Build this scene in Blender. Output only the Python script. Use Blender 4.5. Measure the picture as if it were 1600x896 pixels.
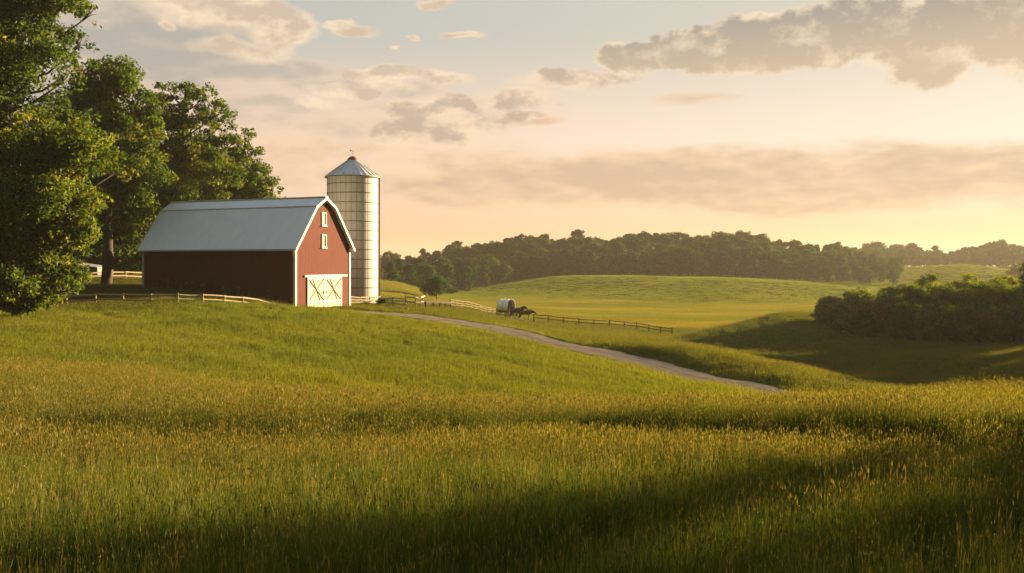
import bpy, bmesh, math, random
import numpy as np
from mathutils import Vector, Matrix, Euler

R = math.radians
random.seed(7)
rng = np.random.default_rng(11)
for o in list(bpy.data.objects):
    bpy.data.objects.remove(o)
S = bpy.context.scene
C = S.collection

# ------------------------------------------------------------------ camera
FPX = 1600.0          # focal length in pixels of the 1600 px wide photograph
HOR = 410.0           # image row of the eye level
cam_d = bpy.data.cameras.new('camera')
cam = bpy.data.objects.new('camera', cam_d)
C.objects.link(cam)
cam_d.sensor_width = 36.0
cam_d.lens = 36.0
cam_d.shift_y = -(448.0 - HOR) / 1600.0
cam_d.clip_start = 0.1
cam_d.clip_end = 6000
cam.location = (0, 0, 0)
cam.rotation_euler = (R(90), 0, 0)
S.camera = cam

# ------------------------------------------------------------------ light
EV = 2.35
HAZE = .0001
S.view_settings.view_transform = 'Standard'
S.view_settings.look = 'None'
S.view_settings.gamma = 1
S.view_settings.use_curve_mapping = False
S.view_settings.exposure = EV
S.render.engine = 'CYCLES'
S.cycles.use_denoising = True
S.cycles.max_bounces = 8
S.cycles.diffuse_bounces = 3
S.cycles.transmission_bounces = 4
S.cycles.transparent_max_bounces = 8
S.cycles.volume_bounces = 0

SUN_EL, SUN_AZ = 10.5, 56.0      # azimuth from +Y (straight ahead) towards +X (right)
sd = bpy.data.lights.new('sun', 'SUN')
sd.energy = 5.0
sd.angle = R(0.6)
sd.color = (1.0, 0.73, 0.40)
sun = bpy.data.objects.new('sun', sd)
C.objects.link(sun)
sv = Vector((math.sin(R(SUN_AZ)) * math.cos(R(SUN_EL)), math.cos(R(SUN_AZ)) * math.cos(R(SUN_EL)), math.sin(R(SUN_EL))))
sun.rotation_euler = sv.to_track_quat('Z', 'Y').to_euler()
sun.location = sv * 200


class NT:
    """small helper to write node graphs"""
    def __init__(s, tree):
        s.t = tree
        s.n = tree.nodes
        s.l = tree.links

    def put(s, sock, v):
        if v is None:
            return
        if isinstance(v, bpy.types.NodeSocket):
            s.l.new(v, sock)
        elif isinstance(v, (tuple, list)):
            if sock.type == 'RGBA' and len(v) == 3:
                v = (*v, 1)
            sock.default_value = v
        else:
            sock.default_value = v

    def m(s, op, a, b=None, c=None, clamp=False):
        n = s.n.new('ShaderNodeMath')
        n.operation = op
        n.use_clamp = clamp
        for i, v in enumerate((a, b, c)):
            s.put(n.inputs[i], v)
        return n.outputs[0]

    def v(s, op, a, b=None):
        n = s.n.new('ShaderNodeVectorMath')
        n.operation = op
        s.put(n.inputs[0], a)
        if b is not None:
            if op == 'SCALE':
                s.put(n.inputs[3], b)
            else:
                s.put(n.inputs[1], b)
        return n.outputs['Value'] if op in ('DOT_PRODUCT', 'LENGTH') else n.outputs[0]

    def xyz(s, x, y, z=0.0):
        n = s.n.new('ShaderNodeCombineXYZ')
        for i, q in enumerate((x, y, z)):
            s.put(n.inputs[i], q)
        return n.outputs[0]

    def sep(s, v):
        n = s.n.new('ShaderNodeSeparateXYZ')
        s.put(n.inputs[0], v)
        return n.outputs

    def noise(s, vec, scale, detail=4, rough=.55, dist=0.0):
        n = s.n.new('ShaderNodeTexNoise')
        s.put(n.inputs['Vector'], vec)
        n.inputs['Scale'].default_value = scale
        n.inputs['Detail'].default_value = detail
        n.inputs['Roughness'].default_value = rough
        n.inputs['Distortion'].default_value = dist
        return n.outputs

    def smooth(s, x, a, b, lo=0.0, hi=1.0):
        n = s.n.new('ShaderNodeMapRange')
        n.interpolation_type = 'SMOOTHSTEP'
        s.put(n.inputs['Value'], x)
        for k, q in (('From Min', a), ('From Max', b), ('To Min', lo), ('To Max', hi)):
            s.put(n.inputs[k], q)
        return n.outputs[0]

    def mix(s, f, a, b, mode='MIX'):
        n = s.n.new('ShaderNodeMix')
        n.data_type = 'RGBA'
        n.blend_type = mode
        s.put(n.inputs[0], f)
        s.put(n.inputs[6], a)
        s.put(n.inputs[7], b)
        return n.outputs[2]


def lin(c):
    return tuple(((q / 255) / 12.92 if q / 255 <= .04045 else ((q / 255 + .055) / 1.055) ** 2.4) for q in c)


# ------------------------------------------------------------------ sky
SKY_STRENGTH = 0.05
world = bpy.data.worlds.new('World')
S.world = world
world.use_nodes = True
w = NT(world.node_tree)
w.n.clear()
out = w.n.new('ShaderNodeOutputWorld')
bg = w.n.new('ShaderNodeBackground')
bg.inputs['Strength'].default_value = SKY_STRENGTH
w.l.new(bg.outputs[0], out.inputs[0])
sky = w.n.new('ShaderNodeTexSky')
sky.sky_type = 'NISHITA'
sky.sun_disc = False
sky.sun_elevation = R(SUN_EL)
sky.sun_rotation = R(SUN_AZ)
sky.altitude = 200
sky.air_density = 1.0
sky.dust_density = 3.0
sky.ozone_density = 1.0
KS = 1.0 / (SKY_STRENGTH * 2 ** EV)


def sc(c, k=1.0):            # a sky radiance written as the tone it has at this exposure
    return tuple(q * KS * k for q in lin(c))


tc = w.n.new('ShaderNodeTexCoord')
dirv = w.v('NORMALIZE', tc.outputs['Generated'])
dx, dy, dz = w.sep(dirv)
az = w.m('ARCTAN2', dx, dy)
el = w.m('ARCSINE', dz)
ae = w.xyz(az, el, 0)


def A(px, py):                # photograph pixel -> (azimuth, elevation)
    a = math.atan((px - 800) / FPX)
    return a, math.atan((HOR - py) / FPX * math.cos(a))


# base: Nishita under a thin warm veil that thickens towards the horizon and the sun
nish = w.mix(1.0, sky.outputs[0], (1.0, 1.0, 1.0), 'MULTIPLY')
toward = w.smooth(az, -0.4, 0.7)
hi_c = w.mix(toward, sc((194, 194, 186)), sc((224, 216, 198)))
mid_c = w.mix(toward, sc((248, 213, 186)), sc((255, 242, 220)))
low_c = w.mix(toward, sc((246, 188, 144)), sc((255, 217, 160)))
f1 = w.smooth(el, 0.235, 0.10)
f2 = w.smooth(el, 0.095, 0.005)
veil = w.mix(f2, w.mix(f1, hi_c, mid_c), low_c)
# unseen sky: dark behind the viewer, bright overhead, invented to set ambient light
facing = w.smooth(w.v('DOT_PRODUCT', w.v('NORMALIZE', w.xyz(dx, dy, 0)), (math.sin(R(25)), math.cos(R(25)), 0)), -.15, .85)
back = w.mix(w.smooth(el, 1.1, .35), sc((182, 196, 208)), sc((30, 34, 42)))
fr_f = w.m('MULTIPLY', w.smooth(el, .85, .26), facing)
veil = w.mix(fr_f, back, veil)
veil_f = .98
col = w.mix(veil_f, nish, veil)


def layer(col, blobs, thin, core, amp, wscale, nscale, edge, alpha, squash=1.7, rim=None, seed=0.0, detail=3, brk=1.9, litk=3.0, body=(.1, .75)):
    """one deck of clouds: soft elliptical masses broken up by noise, pale where thin, grey where thick"""
    p = w.v('MULTIPLY', ae, (1.0, squash, 1.0))
    p = w.v('ADD', p, (seed, seed * .37, seed * .7))
    warp = w.noise(p, wscale, detail, .6)[1]
    warp = w.v('MULTIPLY', w.v('SUBTRACT', warp, (.5, .5, .5)), (amp, amp / squash, 0))
    q = w.v('ADD', ae, warp)
    best = None
    for (px, py, rx, ry, wt) in blobs:
        a0, e0 = A(px, py)
        d = w.v('MULTIPLY', w.v('SUBTRACT', q, (a0, e0, 0)), (FPX / rx, FPX / ry, 0))
        f = w.m('MULTIPLY', w.m('SUBTRACT', 1.0, w.v('DOT_PRODUCT', d, d)), wt)
        best = f if best is None else w.m('SMOOTH_MAX', best, f, .25)
    n1 = w.noise(p, nscale, 5, .62)[0]
    dens = w.m('ADD', best, w.m('MULTIPLY', w.m('SUBTRACT', n1, .5), brk))
    a_ = w.m('MULTIPLY', w.smooth(dens, edge[0], edge[1]), alpha)
    n2 = w.noise(w.v('ADD', p, (-.008, -.024, 0)), nscale, 4, .6)[0]
    n3 = w.noise(p, nscale, 4, .6)[0]
    lit = w.m('MULTIPLY', w.m('SUBTRACT', n2, n3), litk)
    thick = w.m('SUBTRACT', w.smooth(dens, edge[0] + body[0], edge[1] + body[1]), lit, clamp=True)
    cc = w.mix(thick, thin, core)
    if rim:
        r_ = w.m('MULTIPLY', w.smooth(dens, edge[0], edge[0] + .2), w.smooth(dens, edge[1] + .2, edge[0] + .25))
        r_ = w.m('MULTIPLY', r_, w.smooth(w.noise(p, 4.0, 3)[0], .42, .6))
        cc = w.mix(w.m('MULTIPLY', r_, .7), cc, rim)
    return w.mix(a_, col, cc)


# soft grey-pink stratus across the middle
col = layer(col, [(1120, 282, 620, 54, 1), (800, 290, 200, 40, .9), (1500, 275, 420, 44, 1), (560, 250, 260, 60, .35), (2100, 260, 500, 60, 1), (820, 185, 70, 11, .8), (1080, 155, 60, 9, .4)],
            sc((240, 206, 168)), sc((208, 178, 150)), .05, 5, 9, (-.3, .6), .85, 3.0, seed=3.1)
# long grey streaks on the upper left
col = layer(col, [(265, 70, 170, 62, 1), (400, 112, 150, 20, .9), (560, 140, 130, 16, .7), (90, 150, 160, 50, .8), (470, 190, 220, 18, .2), (-250, 100, 300, 80, 1), (500, 165, 150, 14, .4)],
            sc((240, 212, 182)), sc((182, 176, 166)), .05, 6, 9, (-.5, .5), .85, 2.6, seed=8.7, litk=1.5, body=(.1, .5))
# pale heaped clouds
col = layer(col, [(330, 0, 95, 34, 1), (400, 20, 50, 22, .8), (440, 48, 50, 24, 1), (380, 75, 70, 16, .7), (548, 51, 50, 9, 1), (650, 57, 13, 5, .9), (730, 54, 34, 6, .8), (680, 2, 30, 9, 1), (615, 72, 10, 4, .8), (275, 32, 14, 9, .7),
                  (600, 120, 66, 14, 1), (560, 140, 90, 14, .9), (680, 122, 60, 10, .7), (500, 158, 50, 8, .6)],
            sc((250, 226, 194)), sc((214, 192, 168)), .05, 14, 24, (-.35, .55), .92, 1.6, seed=1.3, litk=3.5, body=(.2, .8))
# greyer lumps above the silo
col = layer(col, [(655, 178, 48, 26, 1), (700, 168, 50, 18, 1), (610, 208, 46, 22, .9), (720, 200, 70, 24, .7), (800, 160, 80, 14, .5), (830, 184, 44, 8, .7), (900, 125, 110, 14, .7), (820, 145, 70, 10, .6)],
            sc((250, 222, 188)), sc((196, 176, 156)), .04, 14, 24, (-.3, .6), .85, 1.6, seed=2.9, litk=3.0, body=(.1, .6))
# the heavy grey cloud on the upper right, lit along its rim
col = layer(col, [(985, 92, 60, 24, 1), (1080, 78, 72, 30, 1), (1180, 90, 95, 28, 1), (1240, 46, 110, 30, 1), (1330, 38, 105, 38, 1), (1450, 48, 140, 38, 1), (1575, 50, 130, 44, 1), (1455, 104, 60, 32, 1), (1445, 84, 80, 24, 1), (1290, 84, 60, 18, .5), (1540, 6, 120, 22, 1),
                  (1750, 50, 200, 60, 1), (1990, 40, 200, 70, 1)],
            sc((246, 224, 192)), w.mix(w.smooth(w.v('DOT_PRODUCT', ae, (-.05, 1, 0)), .15, .235), sc((214, 190, 160)), sc((166, 160, 150))), .04, 13, 34, (-.25, .2), .95, 1.35, rim=sc((255, 244, 220)), seed=5.9, brk=1.6, litk=2.2, body=(.02, .45), detail=4)
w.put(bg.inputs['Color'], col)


# ------------------------------------------------------------------ terrain
def pchip(xs, ys, x):
    xs = np.asarray(xs, float); ys = np.asarray(ys, float)
    h = np.diff(xs); dl = np.diff(ys) / h
    m_ = np.zeros_like(ys)
    for i in range(1, len(xs) - 1):
        if dl[i - 1] * dl[i] > 0:
            w1 = 2 * h[i] + h[i - 1]; w2 = h[i] + 2 * h[i - 1]
            m_[i] = (w1 + w2) / (w1 / dl[i - 1] + w2 / dl[i])
    m_[0] = dl[0]; m_[-1] = dl[-1]
    x = np.clip(x, xs[0], xs[-1])
    k = np.clip(np.searchsorted(xs, x) - 1, 0, len(h) - 1)
    t = (x - xs[k]) / h[k]
    return ((1 + 2 * t) * (1 - t) ** 2 * ys[k] + t * (1 - t) ** 2 * h[k] * m_[k] + t * t * (3 - 2 * t) * ys[k + 1] + t * t * (t - 1) * h[k] * m_[k + 1])


NEAR = [(0.5, -2.55), (6.5, -2.72)]
# bearing (photo column): (distance, photo row the ground has there), then (distance, height) for what lies beyond
COLS = {
    -900: ([(12, 828), (19, 730), (30, 645), (45, 580), (60, 530), (80, 490), (100, 462)], [(130, -2.4), (200, -2), (420, -3), (520, -2), (900, -4), (2600, -10)]),
    0: ([(12, 828), (19, 730), (30, 645), (45, 580), (60, 530), (80, 490), (88, 478), (100, 462), (120, 445)], [(200, -2), (420, -5), (520, -3), (900, -4), (2600, -10)]),
    150: ([(12, 828), (19, 730), (30, 648), (45, 588), (60, 537), (80, 492), (90, 474), (105, 455), (125, 437)], [(200, -1.5), (420, -6), (520, -4), (900, -4), (2600, -10)]),
    300: ([(12, 828), (19, 730), (30, 653), (45, 598), (60, 545), (80, 498), (92, 473), (105, 460), (125, 446)], [(200, -2.5), (420, -7), (520, -6), (900, -4), (2600, -10)]),
    460: ([(12, 828), (19, 730), (30, 659), (45, 610), (60, 556), (80, 507), (95, 482), (101, 475)], [(110, -4.1), (125, -4.2), (200, -6), (420, -8), (520, -6), (900, -4), (2600, -10)]),
    600: ([(12, 828), (19, 732), (30, 665), (45, 620), (60, 568), (80, 520), (98, 494), (105, 487), (118, 475)], [(130, -5.2), (165, -7), (230, -6.4), (300, -5.2), (420, -8.5), (520, -6.5), (900, -4), (2600, -10)]),
    700: ([(12, 828), (19, 734), (30, 668), (45, 627), (60, 575), (80, 526), (96, 503), (105, 493), (118, 483), (150, 479), (200, 474), (290, 471), (340, 463)], [(420, -11.5), (520, -4.6), (900, -4), (2600, -10)]),
    800: ([(12, 828), (19, 735), (30, 669), (45, 634), (60, 583), (80, 535), (90, 520), (105, 511), (130, 503), (150, 500), (200, 485), (270, 475), (300, 469), (340, 458), (400, 442)], [(430, -8.4), (460, -8.5), (520, -1), (900, -4), (2600, -10)]),
    900: ([(12, 828), (19, 736), (30, 670), (45, 640), (60, 591), (75, 559), (84, 543), (100, 528), (120, 518), (150, 509), (200, 492), (270, 479), (300, 471), (340, 456), (400, 431)], [(440, -5.6), (465, -6), (530, 1), (900, -4), (2600, -10)]),
    1000: ([(12, 828), (19, 736), (30, 670), (45, 643), (60, 599), (70, 577), (77, 566), (80, 558), (84, 543), (89, 535), (98, 530), (108, 528), (130, 523), (160, 512), (200, 496), (270, 480), (300, 472), (340, 456), (400, 431)], [(440, -5.6), (465, -6), (530, 1), (900, -4), (2600, -10)]),
    1050: ([(12, 828), (19, 736), (30, 670), (44, 645), (60, 606), (68, 591), (73, 581), (76, 572), (79, 553), (83, 541), (90, 538), (102, 545), (130, 533), (160, 517), (200, 498), (240, 490), (270, 482), (300, 474), (340, 457), (400, 433)], [(440, -5.8), (465, -6), (530, 1.4), (900, -4), (2600, -10)]),
    1120: ([(12, 828), (19, 736), (30, 670), (43, 646), (56, 618), (65, 602), (70, 594), (73, 585), (76, 566), (80, 553), (86, 552), (100, 566), (118, 545), (135, 513), (150, 517), (200, 500), (270, 483), (300, 476), (340, 458), (400, 434)], [(440, -6), (465, -6), (530, 2), (900, -4), (2600, -10)]),
    1240: ([(12, 828), (19, 736), (30, 670), (42, 643), (50, 637), (58, 631), (64, 621), (67, 612), (70, 589), (74, 577), (80, 578), (95, 592), (118, 550), (135, 506), (145, 488), (160, 489)], [(200, -10.6), (270, -12.5), (340, -11), (400, -7.8), (440, -7.8), (465, -7), (530, 0), (900, -4), (2600, -10)]),
    1310: ([(12, 828), (19, 736), (30, 669), (42, 641), (52, 643), (62, 640), (66, 626), (70, 603), (75, 592), (82, 596), (100, 584), (122, 541), (145, 500)], [(165, -8.2), (200, -9), (300, -12), (340, -12.5), (400, -9.8), (440, -9), (530, -3), (700, -3), (900, -4), (2600, -10)]),
    1440: ([(12, 828), (19, 734), (30, 665), (42, 634), (52, 640), (60, 637), (66, 620), (72, 613), (84, 612), (95, 582), (105, 555), (115, 553), (130, 536), (150, 506)], [(170, -8), (200, -9), (300, -11), (400, -11), (500, -6), (560, -2.4), (620, -3), (700, -3), (900, -4), (2600, -10)]),
    1510: ([(12, 828), (19, 733), (30, 663), (42, 629), (52, 636), (63, 634), (76, 607), (90, 588), (100, 555), (106, 548), (115, 549), (130, 537), (150, 508)], [(170, -8), (200, -9), (300, -11), (400, -10), (500, -4), (560, -.8), (620, -2), (700, -3), (900, -4), (2600, -10)]),
    1600: ([(12, 828), (19, 732), (30, 661), (42, 624), (52, 632), (65, 630), (80, 600), (95, 566), (105, 546), (115, 546), (130, 538), (150, 510)], [(170, -8), (200, -9), (300, -11), (400, -10), (500, -7), (560, -6), (620, -5), (700, -3), (900, -4), (2600, -10)]),
    2400: ([(12, 828), (19, 730), (30, 659), (42, 622), (52, 630), (65, 628), (80, 600), (95, 566), (105, 546), (115, 546), (130, 538), (150, 510)], [(170, -8), (200, -9), (300, -11), (400, -10), (560, -7), (700, -3), (900, -4), (2600, -10)]),
}
NY = 700
LD = np.linspace(math.log(0.5), math.log(2600), NY)
DD = np.exp(LD)
cu, cz = [], []
for px in sorted(COLS):
    rows, far = COLS[px]
    kn = NEAR + [(d, -(py - HOR) / FPX * d) for d, py in rows] + far
    cu.append((px - 800) / FPX)
    cz.append(pchip([k[0] for k in kn], [k[1] for k in kn], DD))
cu = np.array(cu); cz = np.array(cz)
NU = 420
UU = np.linspace(cu[0], cu[-1], NU)
ZG = np.zeros((NU, NY))
for j in range(NY):
    ZG[:, j] = pchip(cu, cz[:, j], UU)
# ease the joints between bearings
kern = np.array([1, 4, 6, 4, 1], float); kern /= kern.sum()
for _ in range(5):
    P_ = np.pad(ZG, ((2, 2), (0, 0)), mode='edge')
    ZG = sum(kern[k] * P_[k:k + NU] for k in range(5))
for _ in range(2):
    P_ = np.pad(ZG, ((0, 0), (2, 2)), mode='edge')
    ZG = sum(kern[k] * P_[:, k:k + NY] for k in range(5))


def _vn(x, y, s, seed):       # cheap smooth noise for undulation
    return (np.sin(x / s * 1.3 + seed) * np.cos(y / s * 1.1 - seed * 2) + .6 * np.sin(x / s * 2.9 - y / s * 1.7 + seed * 3) + .4 * np.cos(x / s * 4.3 + y / s * 5.1 + seed))


def hz(x, y):
    x = np.asarray(x, float); y = np.asarray(y, float)
    yy = np.maximum(y, 0.5)
    u = np.clip(x / np.maximum(yy, 6.0), UU[0], UU[-1])
    fu = (u - UU[0]) / (UU[1] - UU[0]); fl = (np.log(np.minimum(yy, 2599)) - LD[0]) / (LD[1] - LD[0])
    i = np.clip(fu.astype(int), 0, NU - 2); j = np.clip(fl.astype(int), 0, NY - 2)
    a = fu - i; b = fl - j
    z = (ZG[i, j] * (1 - a) * (1 - b) + ZG[i + 1, j] * a * (1 - b) + ZG[i, j + 1] * (1 - a) * b + ZG[i + 1, j + 1] * a * b)
    yb = 24.2 + 1.3 * np.sin(u * 6.5 + .8) + .6 * np.sin(x * .55 + 1) + .3 * np.sin(x * 1.7)
    q = (yy - yb)
    z = z + (.62 + .25 * np.clip(u * 2, -1, 1)) * (1 / (1 + np.exp(-np.clip(q / .45, -40, 40))) - .55) * np.exp(-(q / 6.5) ** 2)
    z = z + _vn(x, y, 7.0, 1.7) * .035 * np.clip(yy / 20, .2, 1.6) + _vn(x, y, 2.3, 4.1) * .015
    return z


def H(x, y):
    return float(hz(np.array([x]), np.array([y]))[0])


def W3(px, py, d):
    return Vector(((px - 800) / FPX * d, d, -(py - HOR) / FPX * d))


# the lane: centre line as (photo column, distance)
ROAD = [(478, 100.0), (520, 101.5), (560, 102.5), (600, 102.0), (650, 100.0), (700, 97.0), (750, 94.5), (800, 91.0), (850, 87.5), (900, 84.0), (950, 80.5), (1000, 77.0), (1050, 73.5), (1100, 70.5), (1150, 68.0), (1200, 65.8), (1250, 64.0), (1310, 62.3), (1400, 60.8), (1500, 60.0), (1620, 59.5), (1800, 59.5)]
rp = np.array([((px - 800) / FPX * d, d) for px, d in ROAD])
tt = np.concatenate([[0], np.cumsum(np.hypot(*np.diff(rp, axis=0).T))])
ts = np.linspace(0, tt[-1], 260)
rx = pchip(tt, rp[:, 0], ts); ry = pchip(tt, rp[:, 1], ts)
for _ in range(6):
    rx[1:-1] = (rx[:-2] + 2 * rx[1:-1] + rx[2:]) / 4; ry[1:-1] = (ry[:-2] + 2 * ry[1:-1] + ry[2:]) / 4
HALF = 1.65


def road_dist(x, y):
    x = np.asarray(x, float); y = np.asarray(y, float)
    d = np.full(x.shape, 1e9)
    m_ = (y > 50) & (y < 115)
    if m_.any():
        X = x[m_]; Y = y[m_]; best = np.full(X.shape, 1e9)
        for k in range(0, len(rx), 1):
            best = np.minimum(best, (X - rx[k]) ** 2 + (Y - ry[k]) ** 2)
        d[m_] = np.sqrt(best)
    return d


rz = hz(rx, ry)
for _ in range(10):
    rz[1:-1] = (rz[:-2] + 2 * rz[1:-1] + rz[2:]) / 4


def ground(x, y):             # terrain with the lane's bed levelled across its width
    z = hz(x, y)
    x = np.asarray(x, float); y = np.asarray(y, float)
    m_ = (y > 50) & (y < 115)
    if m_.any():
        X = x[m_]; Y = y[m_]
        best = np.full(X.shape, 1e9); bz = np.zeros(X.shape)
        for k in range(len(rx)):
            d = (X - rx[k]) ** 2 + (Y - ry[k]) ** 2
            c = d < best
            best = np.where(c, d, best); bz = np.where(c, rz[k], bz)
        d = np.sqrt(best)
        f = np.clip((d - HALF - .3) / 1.8, 0, 1); f = f * f * (3 - 2 * f)
        z[m_] = z[m_] * f + (bz - .05) * (1 - f)
    return z


def G(x, y):
    return float(ground(np.array([x]), np.array([y]))[0])


# ------------------------------------------------------------------ mesh helpers
def mesh_arrays(name, verts, faces, mat=None, smooth=False, attrs=None):
    me = bpy.data.meshes.new(name)
    verts = np.asarray(verts, np.float32); faces = np.asarray(faces, np.int32)
    nf, k = faces.shape
    me.vertices.add(len(verts)); me.vertices.foreach_set('co', verts.ravel())
    me.loops.add(nf * k); me.loops.foreach_set('vertex_index', faces.ravel())
    me.polygons.add(nf); me.polygons.foreach_set('loop_start', np.arange(0, nf * k, k, dtype=np.int32))
    me.polygons.foreach_set('loop_total', np.full(nf, k, np.int32))
    if smooth:
        me.polygons.foreach_set('use_smooth', np.ones(nf, bool))
    for an, av in (attrs or {}).items():
        at = me.attributes.new(an, 'FLOAT', 'POINT')
        at.data.foreach_set('value', np.asarray(av, np.float32))
    me.update(calc_edges=True)
    if mat:
        me.materials.append(mat)
    return me


def link(name, data, parent=None, loc=None):
    o = bpy.data.objects.new(name, data)
    C.objects.link(o)
    if parent:
        o.parent = parent
    if loc is not None:
        o.location = loc
    return o


def tag(o, label=None, cat=None, group=None, kind=None):
    if label: o['label'] = label
    if cat: o['category'] = cat
    if group: o['group'] = group
    if kind: o['kind'] = kind
    return o


def thing(name, label, cat, loc=(0, 0, 0), rotz=0.0, group=None):
    o = bpy.data.objects.new(name, None)
    C.objects.link(o)
    o.empty_display_size = .3
    o.location = loc
    o.rotation_euler = (0, 0, rotz)
    return tag(o, label, cat, group)


class MB:
    """collects boxes, bars, tubes and polygons into one mesh"""
    def __init__(s):
        s.v = []; s.f = []

    def add(s, vs, fs):
        b = len(s.v)
        s.v += [tuple(q) for q in vs]
        s.f += [tuple(b + i for i in f) for f in fs]
        return s

    def box(s, c, size, rot=None):
        hx, hy, hz_ = (q / 2 for q in size)
        vs = [Vector((x, y, z)) for x in (-hx, hx) for y in (-hy, hy) for z in (-hz_, hz_)]
        if rot is not None:
            vs = [rot @ v for v in vs]
        vs = [v + Vector(c) for v in vs]
        return s.add(vs, [(0, 1, 3, 2), (4, 6, 7, 5), (0, 4, 5, 1), (2, 3, 7, 6), (0, 2, 6, 4), (1, 5, 7, 3)])

    def bar(s, a, b, w_, h_, up=(0, 0, 1)):
        a = Vector(a); b = Vector(b)
        d = b - a; L = d.length; d.normalize()
        x = Vector(up).cross(d)
        if x.length < 1e-4:
            x = Vector((1, 0, 0)).cross(d)
        x.normalize(); y = d.cross(x)
        rot = Matrix((d, x, y)).transposed()
        return s.box((a + b) / 2, (L, w_, h_), rot)

    def tube(s, pts, rad, n=7, cap=True):
        pts = [Vector(p) for p in pts]
        base = len(s.v)
        prev = None
        for i, p in enumerate(pts):
            d = (pts[min(i + 1, len(pts) - 1)] - pts[max(i - 1, 0)]).normalized()
            x = d.cross(Vector((0, 0, 1)) if abs(d.z) < .9 else Vector((1, 0, 0))) if prev is None else prev - d * prev.dot(d)
            x.normalize(); prev = x; y = d.cross(x)
            r_ = rad[i] if isinstance(rad, (list, tuple)) else rad
            for k in range(n):
                a = 2 * math.pi * k / n
                s.v.append(tuple(p + (x * math.cos(a) + y * math.sin(a)) * r_))
        for i in range(len(pts) - 1):
            for k in range(n):
                a = base + i * n + k; b = base + i * n + (k + 1) % n
                s.f.append((a, b, b + n, a + n))
        if cap:
            s.f.append(tuple(base + k for k in reversed(range(n))))
            s.f.append(tuple(base + (len(pts) - 1) * n + k for k in range(n)))
        return s

    def lathe(s, prof, n=48, c=(0, 0, 0)):
        base = len(s.v)
        for (r_, z) in prof:
            for k in range(n):
                a = 2 * math.pi * k / n
                s.v.append((c[0] + r_ * math.cos(a), c[1] + r_ * math.sin(a), c[2] + z))
        for i in range(len(prof) - 1):
            for k in range(n):
                a = base + i * n + k; b = base + i * n + (k + 1) % n
                s.f.append((a, b, b + n, a + n))
        return s

    def build(s, name, mat, parent=None, smooth=False, bevel=0.0):
        me = bpy.data.meshes.new(name)
        me.from_pydata(s.v, [], s.f)
        bm = bmesh.new(); bm.from_mesh(me)
        bmesh.ops.recalc_face_normals(bm, faces=bm.faces)
        if bevel:
            bmesh.ops.bevel(bm, geom=list(bm.edges), offset=bevel, segments=1, affect='EDGES')
        bm.to_mesh(me); bm.free()
        if smooth:
            for p in me.polygons: p.use_smooth = True
        me.materials.append(mat)
        return link(name, me, parent)


# ------------------------------------------------------------------ materials
def new_mat(name):
    m_ = bpy.data.materials.new(name)
    m_.use_nodes = True
    t = NT(m_.node_tree)
    t.n.clear()
    o = t.n.new('ShaderNodeOutputMaterial')
    return m_, t, o


def plain(name, c1, c2, scale=6.0, rough=.8, bump=.2, bscale=None, metal=0.0, stretch=(1, 1, 1), spec=.3, detail=5):
    m_, t, o = new_mat(name)
    tc_ = t.n.new('ShaderNodeTexCoord')
    p = t.v('MULTIPLY', tc_.outputs['Object'], stretch)
    n = t.noise(p, scale, detail, .6)
    c = t.mix(t.smooth(n[0], .3, .7), c1, c2)
    b = t.n.new('ShaderNodeBsdfPrincipled')
    t.put(b.inputs['Base Color'], c)
    t.put(b.inputs['Roughness'], t.smooth(n[0], .2, .8, rough - .1, min(1, rough + .1)))
    b.inputs['Metallic'].default_value = metal
    b.inputs['Specular IOR Level'].default_value = spec
    if bump:
        bn = t.n.new('ShaderNodeBump')
        bn.inputs['Strength'].default_value = bump
        bn.inputs['Distance'].default_value = .02
        t.put(bn.inputs['Height'], t.noise(p, bscale or scale * 3, 6, .6)[0])
        t.l.new(bn.outputs[0], b.inputs['Normal'])
    t.l.new(b.outputs[0], o.inputs[0])
    return m_


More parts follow.
